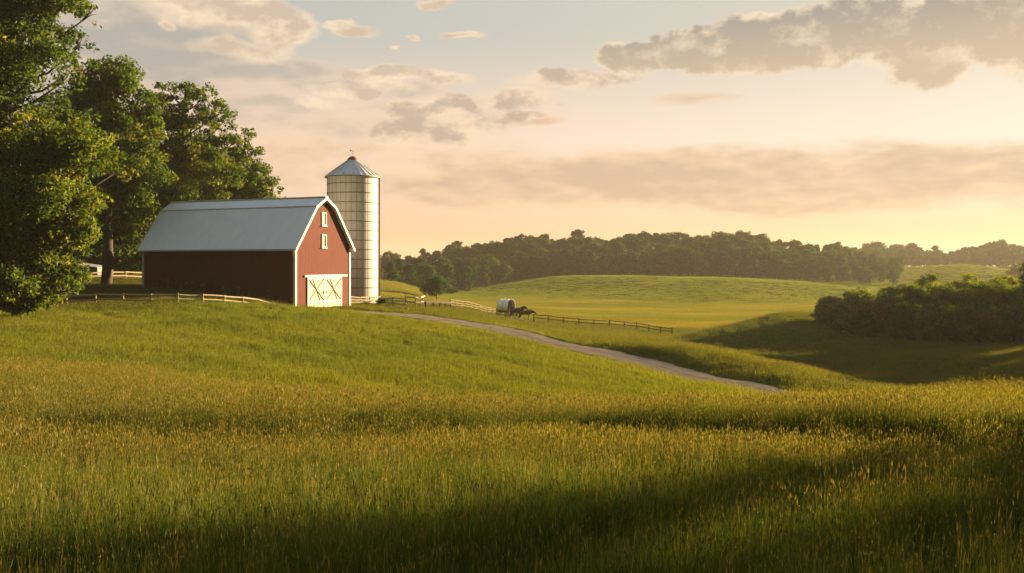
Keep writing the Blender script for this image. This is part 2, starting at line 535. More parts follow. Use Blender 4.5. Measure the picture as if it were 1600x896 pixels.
def leafy(name, stops, trans=.4, rough=.6, tip=None, instanced=False, spec=.04, per_object=False):
    """thin leaves or blades: diffuse, light let through, a little sheen; hue varies leaf by leaf"""
    m_, t, o = new_mat(name)
    if instanced:
        oi = t.n.new('ShaderNodeAttribute'); oi.attribute_type = 'INSTANCER'; oi.attribute_name = 'hue'
        fac0 = oi.outputs['Fac']
        at = t.n.new('ShaderNodeAttribute'); at.attribute_name = 'tint'
        fac = t.m('ADD', t.m('MULTIPLY', fac0, .6), t.m('MULTIPLY', at.outputs['Fac'], .4))
    else:
        at = t.n.new('ShaderNodeAttribute'); at.attribute_name = 'tint'
        fac = at.outputs['Fac']
        if per_object:
            oi = t.n.new('ShaderNodeObjectInfo')
            fac = t.m('ADD', fac, t.m('MULTIPLY', t.m('SUBTRACT', oi.outputs['Random'], .45), .7), clamp=True)
    cr = t.n.new('ShaderNodeValToRGB')
    els = cr.color_ramp.elements
    while len(els) > 1:
        els.remove(els[-1])
    els[0].position = stops[0][0]; els[0].color = (*stops[0][1], 1)
    for ps, c in stops[1:]:
        e = els.new(ps); e.color = (*c, 1)
    t.put(cr.inputs[0], fac)
    c = cr.outputs[0]
    if tip:
        hgt = t.n.new('ShaderNodeAttribute'); hgt.attribute_name = 'ripe'
        c = t.mix(hgt.outputs['Fac'], c, tip)
    df = t.n.new('ShaderNodeBsdfDiffuse'); t.put(df.inputs[0], c)
    tr = t.n.new('ShaderNodeBsdfTranslucent'); t.put(tr.inputs[0], t.mix(1.0, c, (1.15, 1.05, .6), 'MULTIPLY'))
    mx = t.n.new('ShaderNodeMixShader'); mx.inputs[0].default_value = trans
    t.l.new(df.outputs[0], mx.inputs[1]); t.l.new(tr.outputs[0], mx.inputs[2])
    gl = t.n.new('ShaderNodeBsdfGlossy'); gl.inputs['Roughness'].default_value = rough
    t.put(gl.inputs[0], (.6, .6, .6))
    m2 = t.n.new('ShaderNodeMixShader')
    m2.inputs[0].default_value = spec * .35
    t.l.new(mx.outputs[0], m2.inputs[1]); t.l.new(gl.outputs[0], m2.inputs[2])
    t.l.new(m2.outputs[0], o.inputs[0])
    return m_


M = {}
M['bark'] = plain('bark', (.028, .020, .014), (.055, .042, .03), 8, .95, .5, stretch=(1, 1, .25))
M['rail'] = plain('weathered_rail_wood', (.28, .21, .13), (.40, .32, .21), 9, .85, .4, stretch=(1, 1, 1))
M['brown_rail'] = plain('brown_rail_wood', (.12, .085, .05), (.20, .15, .09), 9, .9, .4)
M['dark_rail'] = plain('dark_rail_wood', (.035, .025, .016), (.07, .05, .03), 9, .9, .4)
M['white_paint'] = plain('white_paint', (.46, .43, .38), (.56, .52, .46), 4, .6, .12, stretch=(1, 1, .3))
M['cap'] = plain('rusty_cap', (.12, .05, .03), (.20, .085, .045), 7, .8, .2)
M['iron'] = plain('dark_iron', (.05, .05, .05), (.09, .085, .08), 12, .5, .1, metal=.6)
M['canvas'] = plain('wagon_canvas', (.80, .79, .78), (.86, .85, .84), 5, .9, .25)
M['wagon_wood'] = plain('wagon_wood', (.06, .035, .022), (.11, .06, .035), 10, .8, .3)
M['horse'] = plain('horse_coat', (.028, .014, .009), (.06, .028, .016), 5, .6, .1)
M['mane'] = plain('horse_hair', (.012, .009, .008), (.025, .018, .014), 9, .7, .2)
M['shed'] = plain('shed_boards', (.22, .20, .18), (.34, .31, .28), 5, .85, .3, stretch=(4, 4, .4))
M['shed_roof'] = plain('shed_roof', (.20, .21, .22), (.30, .31, .32), 4, .6, .1)
M['track'] = plain('track_board', (.60, .52, .42), (.72, .65, .54), 6, .7, .2)

# red boards: vertical battens, sun-faded patches
m_, t, o = new_mat('red_barn_boards')
tc_ = t.n.new('ShaderNodeTexCoord')
ob = tc_.outputs['Object']
x_, y_, z_ = t.sep(ob)
along = t.m('ADD', x_, y_)
brd = t.m('FLOOR', t.m('DIVIDE', along, .24))
wn = t.n.new('ShaderNodeTexWhiteNoise'); wn.noise_dimensions = '1D'; t.put(wn.inputs['W'], brd)
n1 = t.noise(t.v('MULTIPLY', ob, (1.6, 1.6, .35)), 2.2, 6, .6)[0]
n2 = t.noise(t.v('MULTIPLY', ob, (14, 14, .8)), 2.0, 4, .6)[0]
cc = t.mix(t.smooth(n1, .25, .75), (.078, .0125, .004), (.105, .018, .006))
cc = t.mix(t.m('MULTIPLY', wn.outputs[0], .35), cc, (.09, .017, .009))
cc = t.mix(t.m('MULTIPLY', t.smooth(n2, .55, .8), .4), cc, (.18, .055, .03))
b = t.n.new('ShaderNodeBsdfPrincipled'); t.put(b.inputs['Base Color'], cc)
b.inputs['Roughness'].default_value = .82; b.inputs['Specular IOR Level'].default_value = .2
fr = t.m('ABSOLUTE', t.m('SUBTRACT', t.m('FRACT', t.m('DIVIDE', along, .24)), .5))
hgt = t.m('ADD', t.smooth(fr, .40, .47), t.m('MULTIPLY', n2, .25))
bn = t.n.new('ShaderNodeBump'); bn.inputs['Strength'].default_value = .9; bn.inputs['Distance'].default_value = .02
t.put(bn.inputs['Height'], hgt); t.l.new(bn.outputs[0], b.inputs['Normal'])
t.l.new(b.outputs[0], o.inputs[0]); M['red'] = m_

# painted metal roofing: faint standing seams, streaks
m_, t, o = new_mat('metal_roofing')
tc_ = t.n.new('ShaderNodeTexCoord'); ob = tc_.outputs['Object']
x_, y_, z_ = t.sep(ob)
n1 = t.noise(t.v('MULTIPLY', ob, (.6, .25, .25)), 2.0, 6, .6)[0]
n2 = t.noise(t.v('MULTIPLY', ob, (5, .5, .5)), 2.0, 4, .6)[0]
cc = t.mix(t.smooth(n1, .3, .7), (.72, .74, .73), (.79, .80, .79))
cc = t.mix(t.m('MULTIPLY', t.smooth(n2, .5, .8), .35), cc, (.52, .52, .50))
b = t.n.new('ShaderNodeBsdfPrincipled'); t.put(b.inputs['Base Color'], cc)
b.inputs['Metallic'].default_value = .15
t.put(b.inputs['Roughness'], t.smooth(n1, .2, .8, .42, .6))
fr = t.m('ABSOLUTE', t.m('SUBTRACT', t.m('FRACT', t.m('DIVIDE', x_, .5)), .5))
bn = t.n.new('ShaderNodeBump'); bn.inputs['Strength'].default_value = .5; bn.inputs['Distance'].default_value = .03
t.put(bn.inputs['Height'], t.m('ADD', t.smooth(fr, .43, .48), t.m('MULTIPLY', n1, .3))); t.l.new(bn.outputs[0], b.inputs['Normal'])
t.l.new(b.outputs[0], o.inputs[0]); M['roofing'] = m_

# silo staves: pale concrete panels, vertical joints
m_, t, o = new_mat('silo_staves')
tc_ = t.n.new('ShaderNodeTexCoord'); ob = tc_.outputs['Object']
x_, y_, z_ = t.sep(ob)
ang = t.m('ARCTAN2', y_, x_)
NST = 30
s_ = t.m('MULTIPLY', ang, NST / (2 * math.pi))
fr = t.m('ABSOLUTE', t.m('SUBTRACT', t.m('FRACT', s_), .5))
joint = t.smooth(fr, .425, .46)
wn = t.n.new('ShaderNodeTexWhiteNoise'); wn.noise_dimensions = '2D'
t.put(wn.inputs['Vector'], t.xyz(t.m('FLOOR', s_), t.m('FLOOR', t.m('DIVIDE', z_, 1.075)), 0))
n1 = t.noise(t.v('MULTIPLY', ob, (1, 1, .3)), 2.5, 6, .6)[0]
cc = t.mix(t.smooth(n1, .3, .75), (.28, .275, .245), (.36, .355, .32))
cc = t.mix(t.m('MULTIPLY', wn.outputs[0], .3), cc, (.33, .31, .26))
cc = t.mix(t.m('MULTIPLY', joint, .75), cc, (.16, .13, .10))
b = t.n.new('ShaderNodeBsdfPrincipled'); t.put(b.inputs['Base Color'], cc); b.inputs['Roughness'].default_value = .6
bn = t.n.new('ShaderNodeBump'); bn.inputs['Strength'].default_value = .6; bn.inputs['Distance'].default_value = .03
t.put(bn.inputs['Height'], t.m('SUBTRACT', 1.0, joint)); t.l.new(bn.outputs[0], b.inputs['Normal'])
t.l.new(b.outputs[0], o.inputs[0]); M['staves'] = m_
M['hoop'] = plain('silo_hoops', (.10, .08, .055), (.16, .13, .09), 10, .6, .1, metal=.3)
M['silo_roof'] = plain('silo_roof_metal', (.45, .46, .46), (.60, .61, .61), 3, .45, .15, metal=.35)

# door boards, white with dark joints between planks
m_, t, o = new_mat('white_door_boards')
tc_ = t.n.new('ShaderNodeTexCoord'); ob = tc_.outputs['Object']
x_, y_, z_ = t.sep(ob)
fr = t.m('ABSOLUTE', t.m('SUBTRACT', t.m('FRACT', t.m('DIVIDE', y_, .27)), .5))
jn = t.smooth(fr, .42, .47)
n2 = t.noise(t.v('MULTIPLY', ob, (1, 9, .9)), 2.0, 5, .65)[0]
cc = t.mix(t.smooth(n2, .3, .7), (.40, .33, .24), (.29, .22, .145))
cc = t.mix(t.m('MULTIPLY', jn, .6), cc, (.34, .22, .13))
b = t.n.new('ShaderNodeBsdfPrincipled'); t.put(b.inputs['Base Color'], cc); b.inputs['Roughness'].default_value = .7
t.l.new(b.outputs[0], o.inputs[0]); M['door'] = m_
M['brace'] = plain('brace_wood', (.20, .115, .06), (.28, .17, .10), 8, .75, .2)
m_, t, o = new_mat('window_glass')
b = t.n.new('ShaderNodeBsdfPrincipled')
tc_ = t.n.new('ShaderNodeTexCoord')
t.put(b.inputs['Base Color'], t.mix(t.noise(tc_.outputs['Object'], 3)[0], (.05, .02, .014), (.09, .035, .022)))
b.inputs['Roughness'].default_value = .25
t.l.new(b.outputs[0], o.inputs[0]); M['glass'] = m_

# ground: soil and short turf, broad patches
m_, t, o = new_mat('turf')
gm = t.n.new('ShaderNodeNewGeometry'); p = gm.outputs['Position']
n1 = t.noise(p, .035, 5, .6)[0]; n2 = t.noise(p, .6, 6, .65)[0]; n3 = t.noise(t.v('MULTIPLY', p, (.35, 1.6, 1)), .12, 5, .6)[0]
cc = t.mix(t.smooth(n1, .35, .65), (.060, .090, .010), (.100, .112, .014))
yy_ = t.m('ADD', t.sep(p)[1], t.m('MULTIPLY', t.m('SUBTRACT', n1, .5), 90.0))
hay = t.m('MULTIPLY', t.smooth(yy_, 148, 165), t.smooth(yy_, 325, 305))
cc = t.mix(t.m('MULTIPLY', hay, .85), cc, (.20, .150, .020))
cc = t.mix(t.m('MULTIPLY', t.smooth(n3, .45, .7), .55), cc, (.13, .12, .020))
cc = t.mix(t.m('MULTIPLY', t.smooth(n2, .4, .7), .45), cc, (.036, .060, .007))
df = t.n.new('ShaderNodeBsdfDiffuse'); t.put(df.inputs[0], cc); df.inputs['Roughness'].default_value = 1.0
bn = t.n.new('ShaderNodeBump'); bn.inputs['Strength'].default_value = .8; bn.inputs['Distance'].default_value = .25
t.put(bn.inputs['Height'], t.m('ADD', n2, t.m('MULTIPLY', t.noise(p, 3.0, 5, .7)[0], .7))); t.l.new(bn.outputs[0], df.inputs['Normal'])
t.l.new(df.outputs[0], o.inputs[0]); M['turf'] = m_

# gravel lane: two worn wheel tracks, grassier middle
m_, t, o = new_mat('gravel_lane')
gm = t.n.new('ShaderNodeNewGeometry'); p = gm.outputs['Position']
at = t.n.new('ShaderNodeAttribute'); at.attribute_name = 'across'
ac = t.m('ABSOLUTE', at.outputs['Fac'])
n1 = t.noise(p, .9, 6, .65)[0]; n2 = t.noise(p, 9, 5, .7)[0]
cc = t.mix(t.smooth(n1, .3, .7), (.38, .29, .21), (.48, .37, .28))
cc = t.mix(t.m('MULTIPLY', t.smooth(n2, .45, .7), .4), cc, (.32, .25, .19))
edge = t.m('MULTIPLY', t.smooth(t.m('ADD', ac, t.m('MULTIPLY', t.m('SUBTRACT', n1, .5), .5)), .82, 1.0), .8)
cc = t.mix(edge, cc, (.12, .11, .045))
mid = t.m('MULTIPLY', t.smooth(t.m('ADD', ac, t.m('MULTIPLY', t.m('SUBTRACT', n1, .5), .6)), .22, .05), .35)
cc = t.mix(mid, cc, (.20, .17, .10))
df = t.n.new('ShaderNodeBsdfDiffuse'); t.put(df.inputs[0], cc); df.inputs['Roughness'].default_value = 1
bn = t.n.new('ShaderNodeBump'); bn.inputs['Strength'].default_value = .6; bn.inputs['Distance'].default_value = .03
t.put(bn.inputs['Height'], n2); t.l.new(bn.outputs[0], df.inputs['Normal'])
t.l.new(df.outputs[0], o.inputs[0]); M['lane'] = m_

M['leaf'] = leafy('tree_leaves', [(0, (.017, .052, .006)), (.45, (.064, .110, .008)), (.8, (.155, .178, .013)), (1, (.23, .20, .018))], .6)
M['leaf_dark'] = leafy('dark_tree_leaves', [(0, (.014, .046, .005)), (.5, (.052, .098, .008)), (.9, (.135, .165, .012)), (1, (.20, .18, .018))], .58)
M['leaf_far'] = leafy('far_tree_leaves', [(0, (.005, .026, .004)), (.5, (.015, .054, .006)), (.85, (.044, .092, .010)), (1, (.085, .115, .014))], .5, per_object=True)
M['grass'] = leafy('grass_blades', [(0, (.010, .044, .004)), (.45, (.034, .080, .005)), (.8, (.086, .126, .008)), (1, (.19, .175, .022))], .42, tip=(.36, .28, .085), instanced=True)
M['crop'] = leafy('crop_blades', [(0, (.044, .086, .005)), (.5, (.125, .155, .008)), (1, (.21, .195, .014))], .48, tip=(.18, .16, .04), instanced=True)
M['hay'] = leafy('ripe_hay', [(0, (.060, .100, .009)), (.45, (.120, .135, .013)), (.75, (.19, .165, .020)), (1, (.25, .19, .032))], .45, tip=(.3, .22, .05), instanced=True)
M['golden'] = leafy('golden_meadow', [(0, (.038, .080, .007)), (.5, (.078, .108, .010)), (1, (.15, .142, .018))], .45, tip=(.22, .18, .05), instanced=True)

# ------------------------------------------------------------------ the ground sheet
def spaced(a, b, s0, g, smax):
    out_ = [a]; s_ = s0
    while out_[-1] < b:
        out_.append(out_[-1] + s_)
        s_ = min(s_ * g, smax)
    return out_


xp = spaced(0, 62, .45, 1.0, .45); xp += spaced(xp[-1] + .6, 1000, .7, 1.035, 40)[0:]
xs = np.array([-q for q in reversed(xp[1:])] + xp)
ys = np.array([-40, -25, -15, -8, -4, -2, 0] + spaced(.6, 170, .42, 1.0, .42) + spaced(171, 1950, .7, 1.022, 30))
xs = xs[np.abs(xs) < 1150]
Xg, Yg = np.meshgrid(xs, ys)
Zg = ground(Xg.ravel(), Yg.ravel())
V = np.stack([Xg.ravel(), Yg.ravel(), Zg], 1)
nx, ny = len(xs), len(ys)
ii, jj = np.meshgrid(np.arange(nx - 1), np.arange(ny - 1))
a = (jj * nx + ii).ravel()
F = np.stack([a, a + 1, a + 1 + nx, a + nx], 1)
tag(link('meadow_ground', mesh_arrays('meadow_ground', V, F, M['turf'], True)), kind='structure')

# lane sheet
NA = 9
vs = []; ac = []
nxv = np.gradient(rx); nyv = np.gradient(ry); ln = np.hypot(nxv, nyv); nxv /= ln; nyv /= ln
for k in range(len(rx)):
    wv = HALF * (1 + .07 * math.sin(k * .37) + .05 * math.sin(k * .91 + 1)) * min(1, .25 + k / 26)
    for q in range(NA):
        s_ = -1 + 2 * q / (NA - 1)
        vs.append((rx[k] - nyv[k] * s_ * wv, ry[k] + nxv[k] * s_ * wv, rz[k] + .03 * (1 - s_ * s_) - .012)); ac.append(s_)
fs = [(k * NA + q, k * NA + q + 1, (k + 1) * NA + q + 1, (k + 1) * NA + q) for k in range(len(rx) - 1) for q in range(NA - 1)]
tag(link('gravel_lane', mesh_arrays('gravel_lane', vs, fs, M['lane'], True, {'across': ac})), kind='structure')

world.cycles.sampling_method = 'NONE'
# ------------------------------------------------------------------ barn
BX = W3(461, 474, 100.0)
BW, BL, EAVE = 9.2, 20.2, 5.56
BROT = math.atan2(-.443, .896)
PROF = [(0, EAVE), (.9, 6.72), (3.05, 9.45), (4.6, 10.42), (6.15, 9.45), (8.3, 6.72), (BW, EAVE)]
barn = thing('barn', 'dark red gambrel barn with pale grey metal roof and white sliding doors', 'barn', BX, BROT)
mb = MB()
front = [(0, 0, -1.0)] + [(0, y, z) for y, z in PROF] + [(0, BW, -1.0)]
nfr = len(front)
mb.add(front + [(-BL, y, z) for _, y, z in front], [tuple(range(nfr)), tuple(range(2 * nfr - 1, nfr - 1, -1))] + [(i, i + 1, nfr + i + 1, nfr + i) for i in (0, nfr - 2)] + [(nfr - 1, 0, nfr, 2 * nfr - 1)])
mb.build('wall', M['red'], barn)
# roof: a folded sheet with thickness, a little proud of the walls and overhanging all round
OV = .38
prof_o = [(-.34, EAVE - .36), (.9, 6.80), (3.0, 9.56), (4.6, 10.52), (6.2, 9.56), (8.3, 6.80), (BW + .34, EAVE - .36)]
TH = .10
mb = MB()
top = []; bot = []
for xq in (OV, -BL - OV):
    top.append([(xq, y, z + TH) for y, z in prof_o]); bot.append([(xq, y, z) for y, z in prof_o])
n = len(prof_o)
vs = top[0] + top[1] + bot[0] + bot[1]
fs = []
for i in range(n - 1):
    fs += [(i, i + 1, n + i + 1, n + i), (2 * n + i, 3 * n + i, 3 * n + i + 1, 2 * n + i + 1), (i, 2 * n + i, 2 * n + i + 1, i + 1), (n + i, n + i + 1, 3 * n + i + 1, 3 * n + i)]
fs += [(0, n, 3 * n, 2 * n), (n - 1, 3 * n - 1, 4 * n - 1, 2 * n - 1)]
mb.add(vs, fs)
roof = mb.build('roof', M['roofing'], barn)
mb = MB(); mb.bar((OV + .02, 4.6, 10.65), (-BL - OV - .02, 4.6, 10.65), .34, .07)
mb.build('ridge_cap', M['roofing'], roof)
for yb, zb in ((2.96, 9.60), (6.24, 9.60)):
    MB().bar((OV + .01, yb, zb + .035), (-BL - OV - .01, yb, zb + .035), .16, .06).build('break_flashing', M['roofing'], roof)
for xq in (OV + .035, -BL - OV - .035):        # white rake boards
    mb = MB()
    for i in range(n - 1):
        mb.bar((xq, prof_o[i][0], prof_o[i][1] - .03), (xq, prof_o[i + 1][0], prof_o[i + 1][1] - .03), .26, .05, up=(1, 0, 0))
    mb.build('rake_board', M['white_paint'], roof)
for yq in (-.36, BW + .36):
    MB().bar((OV, yq, EAVE - .36), (-BL - OV, yq, EAVE - .36), .05, .16).build('eave_board', M['white_paint'], roof)
for xq, yq, sx, sy in ((.02, -.02, 1, -1), (.02, BW + .02, 1, 1), (-BL - .02, -.02, -1, -1), (-BL - .02, BW + .02, -1, 1)):
    mb = MB()
    mb.box((xq + sx * .005, yq - sy * .12, (EAVE - 1) / 2 - .05), (.06, .26, EAVE + .95))
    mb.box((xq - sx * .13, yq + sy * .005, (EAVE - 1) / 2 - .05), (.2, .06, EAVE + .95))
    mb.build('corner_trim', M['white_paint'], barn)
for wz in (8.39, 6.15):                        # two loft windows
    f = MB()
    hw, hh, t_ = .38, .68, .105
    for sgn in (-1, 1):
        f.box((.045, 4.62 + sgn * (hw - t_ / 2), wz), (.09, t_, 2 * hh))
        f.box((.045, 4.62, wz + sgn * (hh - t_ / 2)), (.094, 2 * hw - 2 * t_, t_))
    win = f.build('window', M['white_paint'], barn)
    MB().box((.012, 4.62, wz), (.02, 2 * (hw - t_), 2 * (hh - t_))).build('pane', M['glass'], win)
    g_ = MB(); g_.box((.03, 4.62, wz), (.02, .035, 2 * (hh - t_))); g_.box((.032, 4.62, wz), (.018, 2 * (hw - t_), .035))
    g_.build('glazing_bar', M['red'], win)
    MB().box((.08, 4.62, wz - hh - .045), (.16, 2 * hw + .12, .07)).build('sill', M['white_paint'], win)
MB().box((.09, 4.95, 2.62), (.12, 7.1, .2)).build('door_track', M['track'], barn)
for y0, y1 in ((1.85, 4.70), (4.73, 7.58)):
    d_ = MB(); d_.box((.06, (y0 + y1) / 2, .95), (.06, y1 - y0, 3.05))
    door = d_.build('barn_door', M['door'], barn)
    fr = MB()
    for yq in (y0 + .09, y1 - .09):
        fr.box((.105, yq, .95), (.03, .18, 3.05))
    for zq in (2.40,):
        fr.box((.107, (y0 + y1) / 2, zq), (.026, y1 - y0 - .36, .16))
    fr.box((.107, (y0 + y1) / 2, .05), (.026, y1 - y0 - .36, .16))
    fr.build('door_frame', M['white_paint'], door)
    br = MB()
    br.bar((.112, y0 + .18, .13), (.112, y1 - .18, 2.32), .02, .065, up=(1, 0, 0)); br.bar((.118, y0 + .18, 2.32), (.118, y1 - .18, .13), .02, .065, up=(1, 0, 0))
    ym = (y0 + y1) / 2
    br.bar((.115, y0 + .8, 2.32), (.115, ym, 1.25), .02, .05, up=(1, 0, 0)); br.bar((.115, ym, 1.2), (.115, y1 - .8, .13), .02, .05, up=(1, 0, 0))
    for q in br.v and [0]:
        pass
    br.build('cross_brace', M['brace'], door)
    h_ = MB(); h_.box((.15, y1 - .2 if y0 < 3 else y0 + .2, .95), (.05, .05, .3)); h_.build('handle', M['iron'], door)

# ------------------------------------------------------------------ silo
SX, SY = (551 - 800) / FPX * 118, 118.0
SZ = G(SX, SY) - .05
SR = 2.93
TOPZ = (HOR - 277) / FPX * 118 - SZ
APEX = (HOR - 247) / FPX * 118 - SZ
silo = thing('silo', 'tall pale concrete silo with banded staves and conical metal roof behind the barn', 'silo', (SX, SY, SZ))
MB().lathe([(SR, -1.2), (SR, TOPZ)], 96).build('silo_wall', M['staves'], silo, smooth=True)
k = 0
z = .6
while z < TOPZ - .2:
    MB().lathe([(SR + .004, z - .045), (SR + .035, z - .036), (SR + .035, z + .036), (SR + .004, z + .045)], 72).build('hoop', M['hoop'], silo, smooth=True)
    z += 1.075
mb = MB().lathe([(SR + .2, TOPZ - .06), (SR + .24, TOPZ - .02), (SR + .2, TOPZ + .04), (.34, APEX - .12), (.0, APEX - .08)], 96)
sroof = mb.build('silo_roof', M['silo_roof'], silo)
mb = MB()
for k in range(28):
    a = 2 * math.pi * k / 28
    mb.bar(((SR + .2) * math.cos(a), (SR + .2) * math.sin(a), TOPZ + .07), (.34 * math.cos(a), .34 * math.sin(a), APEX - .09), .05, .07)
mb.build('roof_ribs', M['silo_roof'], sroof)
MB().lathe([(SR + .26, TOPZ - .12), (SR + .27, TOPZ - .02), (SR + .22, TOPZ + .02)], 96).build('rim', M['hoop'], sroof, smooth=True)
MB().lathe([(.62, APEX - .28), (.60, APEX - .14), (.42, APEX + .04), (.2, APEX + .17), (0, APEX + .2)], 24).build('vent_cap', M['cap'], sroof, smooth=True)
vane = MB().tube([(0, 0, APEX + .1), (0, 0, APEX + .95)], .016, 6)
vo = vane.build('weathervane', M['iron'], sroof)
mb = MB(); mb.bar((-.3, 0, APEX + .78), (.3, 0, APEX + .78), .03, .03); mb.add([(-.3, -.01, APEX + .78), (-.12, -.01, APEX + .78), (-.3, -.01, APEX + 1.0), (-.3, .01, APEX + .78), (-.12, .01, APEX + .78), (-.3, .01, APEX + 1.0)], [(0, 1, 2), (5, 4, 3), (0, 3, 4, 1), (1, 4, 5, 2), (2, 5, 3, 0)])
mb.build('vane_arrow', M['iron'], vo)
a = R(4)
ch = MB(); ch.tube([((SR + .12) * math.cos(a), (SR + .12) * math.sin(a), -.8), ((SR + .12) * math.cos(a), (SR + .12) * math.sin(a), TOPZ - .1)], .10, 10)
ch.build('ladder_chute', M['cap'], silo, smooth=True)

# ------------------------------------------------------------------ grey shed under the trees
p = W3(146, 430, 135)
sx_, sy_ = p.x, p.y
shed = thing('shed', 'small grey shed half hidden under the trees left of the barn', 'shed', (sx_, sy_, G(sx_, sy_)), R(-18))
MB().add([(-1.9, -1.5, -.3), (1.9, -1.5, -.3), (1.9, 1.5, -.3), (-1.9, 1.5, -.3), (-1.9, -1.5, 1.7), (1.9, -1.5, 1.3), (1.9, 1.5, 1.3), (-1.9, 1.5, 1.7)],
         [(0, 1, 5, 4), (1, 2, 6, 5), (2, 3, 7, 6), (3, 0, 4, 7), (4, 5, 6, 7)]).build('wall', M['shed'], shed)
MB().add([(-2.1, -1.8, 1.74), (2.1, -1.8, 1.30), (2.1, 1.8, 1.30), (-2.1, 1.8, 1.74), (-2.1, -1.8, 1.84), (2.1, -1.8, 1.40), (2.1, 1.8, 1.40), (-2.1, 1.8, 1.84)],
         [(0, 3, 2, 1), (4, 5, 6, 7), (0, 1, 5, 4), (1, 2, 6, 5), (2, 3, 7, 6), (3, 0, 4, 7)]).build('roof', M['shed_roof'], shed)
MB().box((.2, -1.53, .6), (.8, .05, 1.5)).build('door', M['wagon_wood'], shed)


# ------------------------------------------------------------------ fences
def fence(label, pts, height, rails, mat, spacing=2.6, rr=.055, pr=.07, group=None, seed=0, sink=None, boards=False):
    """pts: (photo column, distance); posts stand on the ground, rails run post to post"""
    rn = random.Random(seed)
    P_ = [((px - 800) / FPX * d, d) for px, d in pts]
    seg = [0]
    for q in range(1, len(P_)):
        seg.append(seg[-1] + math.dist(P_[q], P_[q - 1]))
    nposts = max(2, int(round(seg[-1] / spacing)) + 1)
    posts = []
    for q in range(nposts):
        s_ = seg[-1] * q / (nposts - 1)
        k = min(max(np.searchsorted(seg, s_) - 1, 0), len(seg) - 2)
        f = (s_ - seg[k]) / (seg[k + 1] - seg[k])
        x = P_[k][0] + f * (P_[k + 1][0] - P_[k][0]); y = P_[k][1] + f * (P_[k + 1][1] - P_[k][1])
        sk = 0
        if sink:
            sk = float(np.interp(s_ / seg[-1], [a for a, _ in sink], [b for _, b in sink]))
        posts.append((x, y, G(x, y) - sk))
    o = posts[0]
    root = thing('rail_fence', label, 'fence', o, 0, group)
    loc = [Vector((x - o[0], y - o[1], z - o[2])) for x, y, z in posts]
    for q, p_ in enumerate(loc):
        lean = Vector((rn.uniform(-.05, .05), rn.uniform(-.05, .05), 0))
        MB().tube([p_ + Vector((0, 0, -.35)), p_ + lean + Vector((0, 0, height + rn.uniform(.02, .10)))], [pr * 1.05, pr * .9], 6).build('post', mat, root)
    for r_ in range(rails):
        hgt_ = height * (1 - .06 - r_ * (.80 / max(1, rails)))
        for q in range(len(loc) - 1):
            a_ = loc[q] + Vector((rn.uniform(-.03, .03), -.05 if boards else 0, hgt_ + rn.uniform(-.05, .05))); b_ = loc[q + 1] + Vector((rn.uniform(-.03, .03), -.05 if boards else 0, hgt_ + rn.uniform(-.05, .05)))
            e = (b_ - a_).normalized() * .12
            mid = (a_ + b_) / 2 + Vector((0, 0, rn.uniform(-.05, .02)))
            m2 = MB()
            if boards:
                m2.bar(a_ - e, b_ + e, .04, .15)
            else:
                m2.tube([a_ - e, mid, b_ + e], [rr * rn.uniform(.85, 1.1), rr, rr * rn.uniform(.8, 1.1)], 6)
            m2.build('rail', mat, root)
    return root


fence('pale two-rail fence on the grass slope in front of the barn side', [(58, 86), (100, 87), (160, 88), (205, 88.5), (250, 89), (310, 91), (350, 93), (380, 95), (405, 97), (432, 99)], 1.0, 2, M['rail'], 2.3, .075, .075, seed=1,
      sink=[(0, 0), (.55, .1), (.7, .25), (.82, .5), (.92, .66), (1, .8)])
fence('short pale fence behind the barn corner, under the dark trees', [(108, 118), (160, 121), (222, 126)], 1.05, 2, M['rail'], 2.6, .085, .08, seed=2)
fence('bright three-rail fence running down from the barn door corner past the silo foot', [(549, 108.6), (568, 110), (592, 112)], 1.05, 3, M['rail'], 1.6, .085, .08, seed=3)
fence('pale three-rail pen fence just right of the silo foot', [(594, 112.2), (615, 113), (634, 113.6)], 1.05, 3, M['rail'], 1.5, .085, .08, seed=4)
fence('taller pale pen panel standing above the other rails right of the silo', [(634, 112.6), (648, 112.8), (656, 112.8), (663, 115.5)], 1.35, 2, M['rail'], 1.1, .09, .085, seed=5)
fence('low fence of one thick dark log on short posts beside the pen', [(665, 115), (682, 117), (704, 121)], .72, 1, M['dark_rail'], 1.7, .15, .1, seed=6)
fence('thin weathered fence crossing the meadow from the pen to the wagon', [(704, 124), (740, 136), (782, 151)], 1.1, 3, M['brown_rail'], 2.6, .045, .06, seed=7)
fence('dark two-rail fence in the golden meadow right of the horses', [(834, 150.5), (842, 150), (871, 150), (930, 150), (972, 150), (1010, 147), (1050, 143)], 1.1, 2, M['dark_rail'], 2.3, .07, .085, seed=8)
# fallen log
p = W3(625, 480, 108.5)
mb = MB(); mb.tube([(-.95, 0, .12), (-.2, .05, .16), (.9, -.06, .14)], [.13, .15, .11], 9)
lg = mb.build('fallen_log', M['rail']); lg.location = (p.x, p.y, G(p.x, p.y) + .1)
tag(lg, 'pale fallen log lying in the grass in front of the pen', 'log')

# ------------------------------------------------------------------ covered wagon
def place(px, d):
    x = (px - 800) / FPX * d
    return Vector((x, d, G(x, d)))


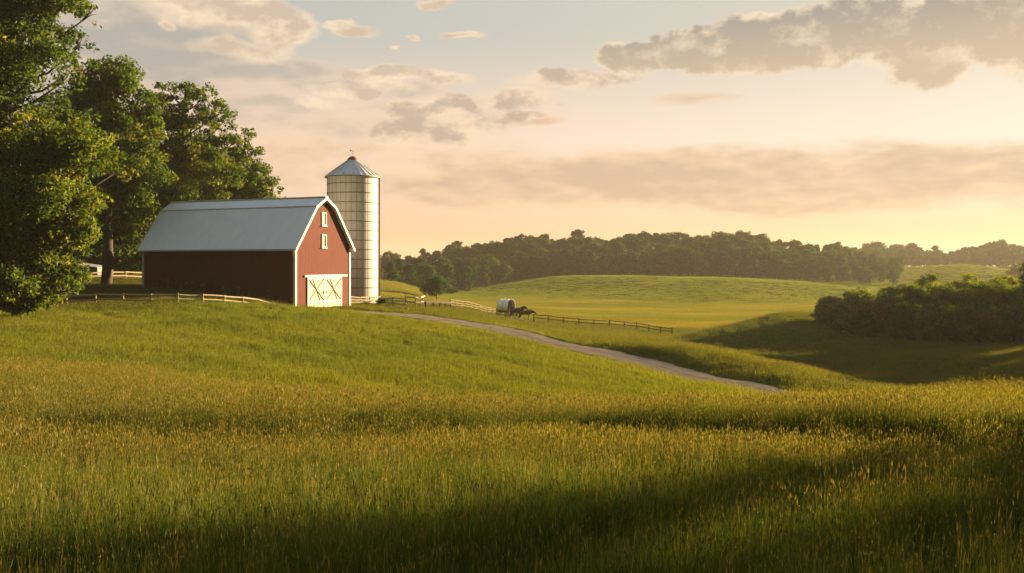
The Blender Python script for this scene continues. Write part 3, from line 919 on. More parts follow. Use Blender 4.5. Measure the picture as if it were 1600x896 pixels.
p = place(791.5, 150.5)
wagon = thing('covered_wagon', 'small white canvas covered wagon beside the meadow fence, two dark horses in front', 'wagon', p, R(-52))
wagon.scale = (1.0, 1.0, 1.0)
MB().box((0, 0, .95), (2.5, 1.25, .10)).box((0, .6, 1.15), (2.5, .05, .45)).box((0, -.6, 1.15), (2.5, .05, .45)).box((-1.22, 0, 1.15), (.05, 1.2, .45)).build('wagon_bed', M['wagon_wood'], wagon)
mb = MB()
sec = [(-.72, 1.2), (-.76, 1.9), (-.62, 2.5), (-.3, 2.78), (0, 2.84), (.3, 2.78), (.62, 2.5), (.76, 1.9), (.72, 1.2)]
nx_ = 7
for q in range(nx_):
    x = -1.35 + 2.5 * q / (nx_ - 1)
    kx = 1 + .03 * math.cos(q * math.pi)
    for (yy, zz) in sec: mb.v.append((x, yy * kx, 1.2 + (zz - 1.2) * kx))
ns = len(sec)
for q in range(nx_ - 1):
    for r_ in range(ns - 1): mb.f.append((q * ns + r_, q * ns + r_ + 1, (q + 1) * ns + r_ + 1, (q + 1) * ns + r_))
mb.f.append(tuple(range(ns)))
cover = mb.build('canvas_cover', M['canvas'], wagon, smooth=True)
sm = cover.modifiers.new('thick', 'SOLIDIFY'); sm.thickness = .03
for q in (0, 3, 6):
    x = -1.35 + 2.5 * q / 6
    MB().tube([(x, y * .97, 1.2 + (z - 1.2) * .98) for y, z in sec], .025, 6).build('hoop', M['wagon_wood'], wagon)
MB().box((1.05, 0, 1.3), (.35, 1.1, .06)).box((.9, 0, 1.5), (.05, 1.1, .4)).build('seat', M['wagon_wood'], wagon)
for x, r_ in ((-.8, .62), (.85, .52)):
    for y in (-.72, .72):
        mb = MB(); ring = 20
        mb.tube([(x + r_ * math.cos(2 * math.pi * k / ring), y, r_ + r_ * math.sin(2 * math.pi * k / ring)) for k in range(ring + 1)], .04, 6, cap=False)
        whl = mb.build('wheel', M['wagon_wood'], wagon)
        mb = MB()
        for k in range(10):
            a = math.pi * 2 * k / 10
            mb.tube([(x, y, r_), (x + (r_ - .02) * math.cos(a), y, r_ + (r_ - .02) * math.sin(a))], .02, 5)
        mb.build('spokes', M['wagon_wood'], whl)
        MB().tube([(x, y - .1, r_), (x, y + .1, r_)], .09, 10).build('hub', M['iron'], whl)
    MB().bar((x, -.72, r_), (x, .72, r_), .08, .08).build('axle', M['wagon_wood'], wagon)
MB().tube([(1.1, 0, .62), (2.1, -.1, .75), (3.6, -.2, .95)], .045, 6).build('drawbar', M['wagon_wood'], wagon)


# ------------------------------------------------------------------ horses
def skin_body(name, verts, edges, radii, mat, parent, sub=2):
    me = bpy.data.meshes.new(name + '_skeleton')
    me.from_pydata(verts, edges, [])
    o = bpy.data.objects.new(name, me)
    C.objects.link(o)
    md = o.modifiers.new('skin', 'SKIN'); md.use_smooth_shade = True
    for k, sv_ in enumerate(me.skin_vertices[0].data):
        r_ = radii[k]
        sv_.radius = r_ if isinstance(r_, tuple) else (r_, r_)
        sv_.use_root = (k == 0)
    s2 = o.modifiers.new('sub', 'SUBSURF'); s2.levels = sub; s2.render_levels = sub
    dg = bpy.context.evaluated_depsgraph_get()
    me2 = bpy.data.meshes.new_from_object(o.evaluated_get(dg))
    for m_ in list(o.modifiers): o.modifiers.remove(m_)
    o.data = me2
    me2.materials.clear(); me2.materials.append(mat)
    for pl in me2.polygons: pl.use_smooth = True
    if parent: o.parent = parent
    return o


def horse(label, px, d, heading, head_low, scale=1.0, step=0.0):
    p_ = place(px, d)
    root = thing('horse', label, 'horse', p_, heading, 'horses harnessed to the covered wagon')
    hz_ = 1.75 - head_low
    v = [(-.62, 0, 1.22), (-.2, 0, 1.14), (.25, 0, 1.14), (.58, 0, 1.22), (.9, 0, 1.42 - head_low * .4), (1.16, 0, hz_), (1.36, 0, hz_ - .12), (1.60, 0, hz_ - .38)]
    r_ = [(.29, .30), (.29, .31), (.29, .32), (.24, .28), (.13, .20), (.09, .14), (.10, .13), (.065, .075)]
    e = [(i, i + 1) for i in range(7)]
    for sx, y in ((1, .15), (-1, -.15)):     # front legs: elbow, knee, fetlock, hoof
        b_ = len(v); st = step * sx
        v += [(.55, y, .88), (.56 + st * .5, y, .50), (.55 + st * .8, y, .12), (.60 + st * .8, y, .02)]
        r_ += [.12, .062, .048, .06]
        e += [(3, b_), (b_, b_ + 1), (b_ + 1, b_ + 2), (b_ + 2, b_ + 3)]
    for sx, y in ((-1, .16), (1, -.16)):     # hind legs: stifle, hock behind, fetlock, hoof
        b_ = len(v); st = step * sx
        v += [(-.56, y, .86), (-.76 + st * .6, y, .50), (-.68 + st * .9, y, .12), (-.63 + st * .9, y, .02)]
        r_ += [.16, .068, .05, .06]
        e += [(0, b_), (b_, b_ + 1), (b_ + 1, b_ + 2), (b_ + 2, b_ + 3)]
    for y in (.05, -.05):
        b_ = len(v)
        v += [(1.17, y, hz_ + .17)]; r_ += [.03]; e += [(5, b_)]
    body = skin_body('body', v, e, r_, M['horse'], root)
    mb = MB(); mb.tube([(-.88, 0, 1.3), (-1.02, 0, 1.15), (-1.05, 0, .8), (-1.0, 0, .5)], [.05, .08, .09, .02], 7)
    mb.build('tail', M['mane'], root, smooth=True)
    mb = MB()
    for k in range(7):
        f = k / 6
        x = .58 + f * .58; z = 1.50 + f * (hz_ - 1.36)
        mb.tube([(x, .02, z), (x - .05, .09, z - .1), (x - .04, .12, z - .24)], [.05, .05, .015], 6)
    mb.build('mane', M['mane'], root)
    mb = MB(); cc = [(.70 + .10 * math.sin(a), .26 * math.cos(a), 1.18 + .36 * math.sin(a)) for a in [2 * math.pi * k / 14 for k in range(15)]]
    mb.tube(cc, .05, 6, cap=False); mb.build('collar', M['wagon_wood'], root)
    root.scale = (scale,) * 3
    return root


horse('dark brown horse standing between the white wagon and the other horse', 806.5, 147.6, R(-30), .2, 1.25, .05)
horse('dark brown horse standing farthest from the wagon, head lowered to the right', 820, 146.6, R(-16), .5, 1.12, -.04)


# ------------------------------------------------------------------ trees
def leaf_cloud(lobes, n, size, seed, sub=14, shell=.62, tint_bias=0.0, flat=.0, subr=(.22, .40)):
    """leaf-sized faces gathered in sprays around the lobes; returns verts, quads, tint"""
    g = np.random.default_rng(seed)
    cs = []; rs = []; tb = []
    wts = np.array([max(r_[3] * r_[4], r_[3] * r_[5]) for r_ in lobes]); wts = wts / wts.sum()
    for li, (cx, cy, cz_, rx_, ry_, rz_) in enumerate(lobes):
        k = max(6, int(sub * len(lobes) * wts[li]))
        for _ in range(k):
            dv = g.normal(size=3); dv /= np.linalg.norm(dv)
            if dv[2] < -.3 and g.random() < .5: dv[2] *= -1
            q = shell + (1.02 - shell) * g.random() ** .7
            cs.append((cx + dv[0] * rx_ * q, cy + dv[1] * ry_ * q, cz_ + dv[2] * rz_ * q))
            rs.append(min(rx_, rz_) * g.uniform(*subr)); tb.append(g.normal() * .16)
    cs = np.array(cs); rs = np.array(rs); tb = np.array(tb)
    pr_ = rs ** 2; pr_ /= pr_.sum()
    idx = g.choice(len(cs), n, p=pr_)
    dv = g.normal(size=(n, 3)); dv /= np.linalg.norm(dv, axis=1)[:, None]
    rr = g.random(n) ** .45
    P_ = cs[idx] + dv * (rs[idx] * rr)[:, None] * np.array([1.15, 1.15, .8])
    nrm = dv * .6 + g.normal(size=(n, 3)) * .75 + np.array([0, 0, .25])
    nrm /= np.linalg.norm(nrm, axis=1)[:, None]
    t1 = np.cross(nrm, g.normal(size=(n, 3))); t1 /= np.linalg.norm(t1, axis=1)[:, None]
    t2 = np.cross(nrm, t1)
    L = size * g.uniform(.6, 1.35, n)[:, None]
    Wd = L * g.uniform(.38, .6, n)[:, None]
    q = np.stack([P_ - t1 * L * .5, P_ + t2 * Wd * .5 - t1 * L * .08 + nrm * L * .07, P_ + t1 * L * .55, P_ - t2 * Wd * .5 - t1 * L * .08 + nrm * L * .07], 1)
    tint = np.clip(.42 + tint_bias + tb[idx] + g.normal(size=n) * .17, 0, 1)
    return q.reshape(-1, 3), np.arange(n * 4).reshape(n, 4), np.repeat(tint, 4), cs, rs


def limbs(lobes, base, top, r0, seed, cs=None, twigs=40):
    rn = random.Random(seed)
    mb = MB()
    base = Vector(base); top = Vector(top)
    tr = [base + Vector((0, 0, -.4))]
    rr = [r0 * 1.35]
    NS = 8
    for k in range(NS + 1):
        f = k / NS
        tr.append(base.lerp(top, f) + Vector((rn.uniform(-1, 1), rn.uniform(-1, 1), 0)) * r0 * .6 * (f > 0))
        rr.append(r0 * (1.12 - .85 * f))
    mb.tube(tr, rr, 9)
    for (cx, cy, cz_, rx_, ry_, rz_) in lobes:
        c = Vector((cx, cy, cz_))
        f = min(.92, max(.12, ((cz_ - .45 * (c - base).xy.length) - base.z) / max(.1, (top.z - base.z))))
        s_ = base.lerp(top, f)
        md = s_.lerp(c, .5) + Vector((rn.uniform(-.1, .1), rn.uniform(-.1, .1), rn.uniform(-.12, .02))) * (c - s_).length
        ra = r0 * (.5 - .22 * f)
        mb.tube([s_, s_.lerp(md, .5) + Vector((0, 0, .02)), md, c], [ra, ra * .75, ra * .5, ra * .28], 6)
        for _ in range(4):
            dv = Vector((rn.gauss(0, 1), rn.gauss(0, 1), abs(rn.gauss(0, 1)))).normalized()
            e = c + Vector((dv.x * rx_, dv.y * ry_, dv.z * rz_)) * .85
            m_ = c.lerp(e, .5) + Vector((rn.uniform(-.1, .1) * rx_, 0, rn.uniform(-.1, .1) * rz_))
            mb.tube([c.lerp(md, .2 * rn.random()), m_, e], [ra * .3, ra * .2, ra * .06], 5)
    return mb


def big_tree(name, label, base, lobes_px, d, n, size, r0, mat, seed, top=None, group=None, cat='tree', depth=1.0, tint=0.0, sub=30, shell=.35, subr=(.28, .50)):
    """lobes: (photo column, row, radius in columns, metres nearer/farther) at distance d"""
    x0 = (base[0] - 800) / FPX * base[1]; y0 = base[1]; z0 = G(x0, y0)
    root = thing(name, label, cat, (x0, y0, z0), 0, group)
    lobes = []
    for l in lobes_px:
        px, py, r_ = l[:3]; off = l[3] if len(l) > 3 else 0
        sq = l[4] if len(l) > 4 else .85
        c = W3(px, py, d + off)
        rr = r_ / FPX * d
        lobes.append((c.x - x0, c.y - y0, c.z - z0, rr, rr * depth, rr * sq))
    v, f, tnt, cs, rs = leaf_cloud(lobes, n, size, seed, sub, shell, tint, subr=subr)
    me = mesh_arrays('crown', v, f, mat, False, {'tint': tnt})
    link('crown', me, root)
    zt = max(l[2] for l in lobes)
    tp = top or (sum(l[0] for l in lobes) / len(lobes), sum(l[1] for l in lobes) / len(lobes), zt)
    limbs(lobes, (0, 0, 0), tp, r0, seed).build('trunk', M['bark'], root, smooth=True)
    return root


big_tree('broadleaf_tree', 'tallest dark tree on the left edge, limbs showing, branches hanging over its neighbours', (4, 84),
         [(-70, 40, 90), (5, -30, 75), (95, 15, 46, 0), (122, 75, 30, 1), (60, 95, 50, -2), (-30, 130, 70), (30, 170, 46, 2), (100, 128, 26, 1), (110, -35, 40), (-120, 170, 90), (140, 25, 20), (60, 205, 45, 2), (90, 165, 34, 3), (50, 30, 50, 1), (115, 110, 32, 3), (75, 60, 36, 2), (20, 90, 60, 2), (100, 60, 26, 3), (120, 200, 40, 4), (95, -5, 40, 2)],
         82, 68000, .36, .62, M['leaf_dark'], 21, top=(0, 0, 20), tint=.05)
big_tree('broadleaf_tree', 'broad leafy tree left of the fence with foliage down to the grass, lit yellow green', (28, 76),
         [(30, 262, 62), (118, 250, 58), (165, 238, 34, 1), (72, 335, 72, -2), (10, 385, 72), (108, 360, 42, -1), (66, 425, 50, -2), (18, 448, 40, -1), (96, 440, 30, -1), (-60, 340, 95), (120, 400, 26), (135, 320, 28), (178, 272, 22, 1), (45, 210, 45, 2), (-40, 440, 60), (20, 452, 40, -4), (60, 462, 30, -4), (98, 456, 24, -3), (-15, 466, 40, -4), (130, 430, 18)],
         74, 98000, .33, .45, M['leaf'], 22, tint=.10, sub=34)
big_tree('broadleaf_tree', 'tall dark tree with rounded top between the left edge tree and the sparse one', (166, 112),
         [(170, 128, 44), (212, 160, 33), (138, 170, 45), (182, 215, 52), (120, 230, 45, 2), (205, 262, 48), (150, 290, 55, 2), (160, 105, 24), (228, 180, 18), (195, 330, 50, 2), (110, 180, 40, 2), (150, 140, 34), (200, 190, 40, -1), (100, 290, 50, 3), (235, 215, 30, 1), (220, 290, 46, 2)],
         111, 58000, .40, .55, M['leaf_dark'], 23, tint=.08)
big_tree('broadleaf_tree', 'tall airy tree above the barn roof with sky showing through its upper limbs', (268, 122),
         [(288, 155, 30), (322, 150, 24, 1), (335, 182, 33), (262, 205, 42, 1), (318, 235, 34), (345, 215, 26), (285, 285, 50), (232, 250, 44), (250, 320, 50, 1), (262, 140, 20), (305, 195, 20), (350, 190, 16), (340, 275, 40), (250, 170, 26, 1), (300, 250, 40, -1), (285, 200, 28, 2), (365, 225, 16), (215, 220, 30, 2), (246, 158, 22, 2), (228, 190, 24, 2)],
         120, 46000, .38, .5, M['leaf'], 24, tint=.0, subr=(.24, .42))
big_tree('broadleaf_tree', 'feathery tree behind the barn ridge, the last of the row towards the silo', (372, 126),
         [(384, 215, 19), (392, 240, 20), (372, 262, 28), (405, 262, 20, 1), (412, 290, 22), (385, 295, 32), (425, 296, 14), (350, 305, 36), (355, 250, 24), (398, 325, 40), (340, 340, 45), (372, 235, 20, 1), (395, 270, 26, -1), (362, 285, 30), (330, 290, 36, 2), (418, 285, 14, 1)],
         125, 32000, .38, .4, M['leaf_dark'], 25, tint=.1, subr=(.24, .42))
big_tree('broadleaf_tree', 'deep shaded tree behind the barn end wall, trunk bare near the grey shed', (167, 128),
         [(160, 345, 48), (215, 335, 50), (255, 335, 42, 2), (205, 392, 36, 3), (135, 375, 34, 3), (245, 400, 36, 4), (110, 320, 40, 4), (300, 340, 40, 4), (190, 300, 40), (146, 388, 24, -3), (192, 378, 28, -3), (175, 365, 26, -2)],
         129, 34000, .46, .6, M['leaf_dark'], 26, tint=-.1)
big_tree('leafy_bush', 'low leafy bush at the foot of the left tree, where the pale fence begins', (34, 72.5),
         [(20, 466, 30), (52, 470, 24), (-24, 462, 40), (80, 468, 17), (0, 480, 22), (36, 482, 18)], 72, 15000, .26, .06, M['leaf'], 27, cat='bush', tint=.05)
big_tree('leafy_bush', 'lone round green bush at the foot of the woods right of the silo', (682, 232),
         [(682, 447, 16), (672, 452, 13), (693, 452, 12), (684, 440, 10)], 232, 5000, .42, .15, M['leaf_far'], 28, cat='bush', tint=.1)
big_tree('leafy_bush', 'small dark bush beside the silo foot, in front of the pen rails', (598, 111),
         [(596, 471, 6), (602, 470, 5), (591, 473, 4)], 111, 900, .15, .03, M['leaf_dark'], 29, cat='bush', tint=-.2)
big_tree('leafy_bush', 'small sunlit bush on the pale hill at the right edge', (1588, 480),
         [(1588, 424, 12), (1598, 428, 11), (1578, 428, 7)], 480, 2200, .9, .2, M['leaf'], 30, cat='bush', tint=.25)

big_tree('leafy_bush', 'dark thicket closing the gap behind the shed and the tree trunks', (150, 150),
         [(100, 405, 30), (140, 398, 30), (180, 402, 30), (215, 405, 28), (160, 425, 20), (200, 428, 18), (90, 430, 26), (235, 410, 24), (120, 428, 14)], 150, 16000, .5, .12, M['leaf_dark'], 31, cat='bush', tint=-.15)

# shrubby copse in the right-hand valley: one row of low spreading trees behind another
COPSE = [  # column, distance, top row, radius in columns, lead
    (1300, 137, 462, 26), (1338, 139, 452, 34), (1375, 136, 458, 34), (1398, 143, 444, 34), (1432, 138, 446, 34), (1455, 146, 430, 36), (1490, 139, 446, 38), (1512, 146, 428, 34),
    (1548, 140, 436, 36), (1575, 147, 432, 36), (1606, 139, 440, 40), (1650, 143, 432, 46), (1700, 140, 440, 46), (1420, 131, 476, 34), (1475, 131, 474, 36), (1530, 131, 474, 38), (1585, 131, 476, 40), (1345, 132, 482, 30), (1640, 132, 474, 40)]
CLAB = ['leftmost dark spreading tree of the valley copse, sloping down to the open field', 'low rounded tree second from the left end of the valley copse']
for k, (px, d, ty, r_) in enumerate(COPSE):
    gb = HOR - G((px - 800) / FPX * d, d) * FPX / d
    hgt_ = gb - ty
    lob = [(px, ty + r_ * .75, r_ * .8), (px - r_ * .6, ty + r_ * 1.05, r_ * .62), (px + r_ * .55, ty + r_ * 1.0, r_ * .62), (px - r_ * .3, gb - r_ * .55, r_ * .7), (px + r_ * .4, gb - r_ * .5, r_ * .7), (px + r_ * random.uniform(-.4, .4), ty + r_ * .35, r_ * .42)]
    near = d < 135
    lab = CLAB[k] if k < 2 else ('low dark tree along the shaded front of the valley copse' if near else 'tree tinted sunlit yellow along the crest of the valley copse')
    big_tree('spreading_tree', lab, (px, d), lob, d, 9500, .36, .16, M['leaf'] if not near else M['leaf_dark'], 60 + k, group='trees of the valley copse', tint=.14 if not near else -.05, sub=18)  # yellower crest tint paints in sunlit tops; front trees take the dark leaves

# row of trees standing out of the picture on the right: they throw the long shadow over the near grass
for k, (x, y, hgt_, r_) in enumerate([(36.5, 37, 9.6, 2.8), (40.5, 37.5, 13.0, 3.0), (44.5, 37, 15.4, 3.5), (49.5, 37.5, 17.4, 4.1), (55, 37, 18, 4.4), (61, 38, 16, 4.8), (67.5, 37, 16, 4.8),
                                     (71, 131, 13, 4.6), (73.5, 124, 13, 4.6), (76, 117, 12.5, 4.4), (78, 110, 12.5, 4.6), (81, 103, 12.5, 4.6), (84, 96, 12, 4.6), (87, 89, 12, 4.6), (79, 133, 15, 4.8), (90, 82, 12, 4.6), (80, 142, 15, 4.8)]):
    z0 = G(x, y)
    root = thing('hedgerow_tree', ['hedgerow tree beyond the right edge, throwing the long shadow on the near grass', 'tree beyond the right edge of the copse, shading the hollow'][k > 6], 'tree', (x, y, z0), 0, ['hedgerow trees beyond the right edge', 'trees shading the hollow'][k > 6])
    lob = [(0, 0, hgt_ - r_ * .7, r_ * .8, r_ * .8, r_ * .8), (-r_ * .5, 0, hgt_ * .62, r_ * .75, r_ * .7, r_ * .9), (r_ * .5, .3, hgt_ * .58, r_ * .75, r_ * .7, r_ * .9), (0, -.4, hgt_ * .34, r_ * .9, r_ * .8, hgt_ * .2), (0, .2, hgt_ * .15, r_ * .8, r_ * .8, hgt_ * .14)]
    v, f, tnt, _, _ = leaf_cloud(lob, int((560 if k < 7 else 1100) * r_ * r_), .34, 90 + k, 16 if k < 7 else 20, .55)
    link('crown', mesh_arrays('crown', v, f, M['leaf'], False, {'tint': tnt}), root)
    limbs(lob, (0, 0, 0), (0, 0, hgt_ * .8), .2, 90 + k).build('trunk', M['bark'], root, smooth=True)

# ------------------------------------------------------------------ far woods
def wood_proto(kind, seed):
    g = random.Random(seed)
    h_ = 15.0
    if kind == 0:
        lob = [(0, 0, 11, 4.2, 4.2, 3.8), (-2.6, 0, 8.5, 3.4, 3.4, 3), (2.8, .5, 8.8, 3.2, 3.4, 3), (.4, -1.6, 6.4, 4.4, 3.6, 3), (0, 0, 3, 3.8, 3.8, 2.6)]
    elif kind == 1:
        lob = [(0, 0, 11.8, 3.0, 3, 3.2), (-1.6, 0, 8.5, 3.1, 3, 3), (1.8, 0, 8, 3, 3, 3), (0, -1, 5, 3.6, 3.2, 3), (0, 0, 2.4, 3, 3, 2.2)]
    elif kind == 2:
        lob = [(-1.5, 0, 10.5, 3.6, 3.6, 3.0), (2.4, 0, 11.2, 3.0, 3.2, 2.9), (-3.2, .5, 7.4, 3, 3, 2.6), (3.4, 0, 7.4, 3, 3, 2.8), (0, -1.2, 6, 4.2, 3.6, 3), (0, 0, 2.6, 4, 3.6, 2.4)]
    else:
        lob = [(0, 0, 12.2, 2.6, 2.6, 2.4), (-2.2, 0, 10.8, 2.2, 2.2, 1.9), (2.1, 0, 10.4, 2.3, 2.3, 2.0), (.6, 0, 8.2, 2.4, 2.4, 2.0), (-1, 0, 5.4, 2.6, 2.6, 2.2), (0, 0, 2.4, 3, 3, 2)]
    lob = [(a + g.uniform(-.5, .5), b_ + g.uniform(-.5, .5), c + g.uniform(-.4, .4), r1, r2, r3) for a, b_, c, r1, r2, r3 in lob]
    v, f, tnt, _, _ = leaf_cloud(lob, 5200, .85, seed, 24, .4, subr=(.28, .46))
    mb = limbs(lob[:4], (0, 0, 0), (0, 0, 10), .32, seed)
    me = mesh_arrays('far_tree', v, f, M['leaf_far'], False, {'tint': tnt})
    me2 = bpy.data.meshes.new('far_tree_trunk'); me2.from_pydata(mb.v, [], mb.f); me2.materials.append(M['bark'])
    bm = bmesh.new(); bm.from_mesh(me)
    nb = len(bm.faces)
    bm.from_mesh(me2)
    bm.faces.ensure_lookup_table()
    for q in bm.faces[nb:]: q.material_index = 1
    bm.to_mesh(me); bm.free()
    me.materials.append(M['bark'])
    return me


PROT = [wood_proto(k % 4, 300 + k) for k in range(8)]
# crest line of the wood: photo column -> row of the tree tops
CREST = [(540, 402), (592, 396), (640, 392), (660, 390), (700, 384), (740, 378), (780, 374), (815, 368), (850, 367), (870, 372), (900, 362), (950, 366), (1000, 362), (1040, 361), (1080, 368), (1120, 364), (1160, 357), (1200, 368), (1230, 376), (1270, 375), (1310, 382), (1350, 392), (1385, 402), (1410, 412)]


def crest(px): return float(np.interp(px, [c[0] for c in CREST], [c[1] for c in CREST]))


count = 0
rw = random.Random(5)
def far_tree(px, d, top_row, label, group, hmin=7, hmax=19):
    global count
    x = (px - 800) / FPX * d; z0 = G(x, d)
    zt = (HOR - top_row) / FPX * d
    h_ = max(hmin, min(hmax, zt - z0))
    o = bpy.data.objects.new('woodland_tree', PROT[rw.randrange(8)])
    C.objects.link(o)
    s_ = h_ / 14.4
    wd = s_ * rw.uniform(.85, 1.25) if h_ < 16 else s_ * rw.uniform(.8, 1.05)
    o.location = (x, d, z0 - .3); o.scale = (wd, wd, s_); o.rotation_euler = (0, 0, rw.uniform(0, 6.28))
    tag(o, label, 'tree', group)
    count += 1


for row, (d, drop, step) in enumerate([(520, 0, 15), (492, 7, 16), (466, 15, 17), (444, 26, 17)]):
    ph = row * 1.7
    px = 500 + row * 6
    while px < 1420 - row * 8:
        q = px + rw.uniform(-4, 4)
        if not (row >= 2 and q < 650):
            far_tree(q, d + rw.uniform(-9, 9), crest(q) + drop + rw.uniform(-3, 8) + 2.5 * math.sin(q * .041 + ph), 'tree of the dark wooded ridge beyond the far hill', 'trees of the wooded ridge')
        px += step * rw.uniform(.85, 1.15)
# two crowns standing clear of the ridge line
far_tree(815, 515, 366, 'round crown standing just proud of the ridge line, left one of the two', 'trees of the wooded ridge', 8, 22)
far_tree(848, 515, 366, 'round crown standing just proud of the ridge line, right one of the two', 'trees of the wooded ridge', 8, 22)
# lower left part of the wood, nearer, behind the lone bush
for px, d, ty in [(612, 300, 418), (590, 310, 416), (640, 330, 414), (668, 345, 415), (700, 360, 414), (728, 378, 415), (756, 395, 412), (785, 412, 410), (570, 320, 412), (625, 345, 405), (655, 365, 404), (690, 385, 402), (725, 400, 400), (760, 418, 398)]:
    far_tree(px, d, ty + rw.uniform(-2, 3), 'tree low on the dark slope of the wood behind the lone bush', 'trees of the wooded slope', 6, 14)
# hazy wood on the right horizon
for row, (d, drop, step) in enumerate([(760, 0, 11), (725, 6, 12), (690, 12, 13)]):
    px = 1290
    while px < 1700:
        q = px + rw.uniform(-3, 3)
        far_tree(q, d + rw.uniform(-10, 10), 383 + 5 * math.sin(q * .035) + drop + rw.uniform(-2, 5), 'pale hazy tree of the distant wood behind the light green hill', 'trees of the distant hazy wood', 8, 24)
        px += step * rw.uniform(.85, 1.2)
print('far trees', count)
#@@PART3
# ------------------------------------------------------------------ grass and crop (uncountable: stuff)
def tuft(name, n, rad, hmin, hmax, wmin, wmax, segs, heads, mat, seed, lean=.35, head_len=.10, head_w=.012):
    g = random.Random(seed)
    V_ = []; F_ = []; T_ = []; RP = []
    def blade(x, y, h, w_, a, cv, tint, ripe0, ripe1):
        base = len(V_)
        ca, sa = math.cos(a), math.sin(a)
        px_, py_ = -sa, ca
        tw = g.uniform(0, 3.14)
        wx, wy = math.cos(tw), math.sin(tw)
        for k in range(segs + 1):
            f = k / segs
            b_ = cv * f ** 1.8
            X = x + ca * b_ * h; Y = y + sa * b_ * h; Z = h * (f - .35 * cv * f ** 3)
            ww = w_ * (1 - .85 * f ** 1.5) * .5
            V_.append((X - wx * ww, Y - wy * ww, Z)); V_.append((X + wx * ww, Y + wy * ww, Z))
            T_.extend([tint, tint]); r_ = ripe0 + (ripe1 - ripe0) * f ** 2; RP.extend([r_, r_])
        for k in range(segs):
            q = base + 2 * k
            F_.append((q, q + 1, q + 3, q + 2))
        return X, Y, Z
    for _ in range(n):
        r_ = rad * math.sqrt(g.random()); a = g.uniform(0, 6.283)
        blade(r_ * math.cos(a), r_ * math.sin(a), g.uniform(hmin, hmax) * g.uniform(.6, 1), g.uniform(wmin, wmax), g.uniform(0, 6.283), abs(g.gauss(0, lean)), g.random(), 0, g.choice([0, 0, 0, 0, .1, .3]))
    for _ in range(heads):
        r_ = rad * math.sqrt(g.random()); a = g.uniform(0, 6.283)
        h = hmax * g.uniform(.85, 1.15)
        X, Y, Z = blade(r_ * math.cos(a), r_ * math.sin(a), h, wmin * .7, g.uniform(0, 6.283), abs(g.gauss(0, lean * .4)), g.random(), .1, .6)
        L = head_len * g.uniform(.7, 1.3); w_ = head_w * g.uniform(.8, 1.3)
        dx_, dy_ = g.uniform(-.25, .25) * L, g.uniform(-.25, .25) * L
        rp_ = g.choice([.15, .3, .5, .9])
        for q in range(2):
            an = g.uniform(0, 3.14); cx, cy = math.cos(an) * w_, math.sin(an) * w_
            b_ = len(V_)
            V_.extend([(X, Y, Z - .2 * L), (X + cx + dx_ * .4, Y + cy + dy_ * .4, Z + .3 * L), (X + dx_, Y + dy_, Z + L), (X - cx + dx_ * .4, Y - cy + dy_ * .4, Z + .3 * L)])
            T_.extend([.9] * 4); RP.extend([rp_] * 4)
            F_.append((b_, b_ + 1, b_ + 2, b_ + 3))
    me = mesh_arrays(name, np.array(V_), np.array(F_), mat, False, {'tint': T_, 'ripe': RP})
    return bpy.data.objects.new(name, me)


def scatter(name, protos, x, y, hue, scale, label=None):
    """one object whose points carry clumps of blades"""
    z = ground(x, y) - .03
    n = len(x)
    me = bpy.data.meshes.new(name)
    me.vertices.add(n); me.vertices.foreach_set('co', np.stack([x, y, z], 1).astype(np.float32).ravel())
    for an, av in (('hue', hue), ('size', scale), ('spin', rng.uniform(0, 6.283, n))):
        at = me.attributes.new(an, 'FLOAT', 'POINT'); at.data.foreach_set('value', np.asarray(av, np.float32))
    at = me.attributes.new('pick', 'INT', 'POINT'); at.data.foreach_set('value', rng.integers(0, len(protos), n).astype(np.int32))
    col_ = bpy.data.collections.new(name + '_clumps')
    for p_ in protos: col_.objects.link(p_)
    o = link(name, me)
    ng = bpy.data.node_groups.new(name, 'GeometryNodeTree')
    ng.interface.new_socket('Geometry', in_out='INPUT', socket_type='NodeSocketGeometry')
    ng.interface.new_socket('Geometry', in_out='OUTPUT', socket_type='NodeSocketGeometry')
    N = ng.nodes; Lk = ng.links
    gi = N.new('NodeGroupInput'); go = N.new('NodeGroupOutput')
    ci = N.new('GeometryNodeCollectionInfo'); ci.inputs['Collection'].default_value = col_
    ci.inputs['Separate Children'].default_value = True; ci.inputs['Reset Children'].default_value = True
    ip = N.new('GeometryNodeInstanceOnPoints')
    ip.inputs['Pick Instance'].default_value = True
    def attr(nm, tp):
        a_ = N.new('GeometryNodeInputNamedAttribute'); a_.data_type = tp; a_.inputs[0].default_value = nm
        return a_.outputs[0]
    cx = N.new('ShaderNodeCombineXYZ'); Lk.new(attr('spin', 'FLOAT'), cx.inputs[2])
    Lk.new(gi.outputs[0], ip.inputs['Points']); Lk.new(ci.outputs[0], ip.inputs['Instance'])
    Lk.new(attr('pick', 'INT'), ip.inputs['Instance Index'])
    Lk.new(cx.outputs[0], ip.inputs['Rotation']); Lk.new(attr('size', 'FLOAT'), ip.inputs['Scale'])
    Lk.new(ip.outputs[0], go.inputs[0])
    md = o.modifiers.new('clumps', 'NODES'); md.node_group = ng
    tag(o, label, None, None, 'stuff')
    return o


def sample(n, y0, y1, u0, u1, power):
    """random spots between two distances, density falling as distance**-power"""
    k = 2 - power
    r_ = rng.random(n)
    if abs(k) < 1e-6:
        y = y0 * (y1 / y0) ** r_
    else:
        y = (y0 ** k + r_ * (y1 ** k - y0 ** k)) ** (1 / k)
    u = rng.uniform(u0, u1, n)
    return u * y, y


def fnoise(x, y, s, seed):
    return np.clip(.5 + .22 * _vn(x, y, s, seed) + .12 * _vn(x, y, s * .37, seed + 2.2), 0, 1)


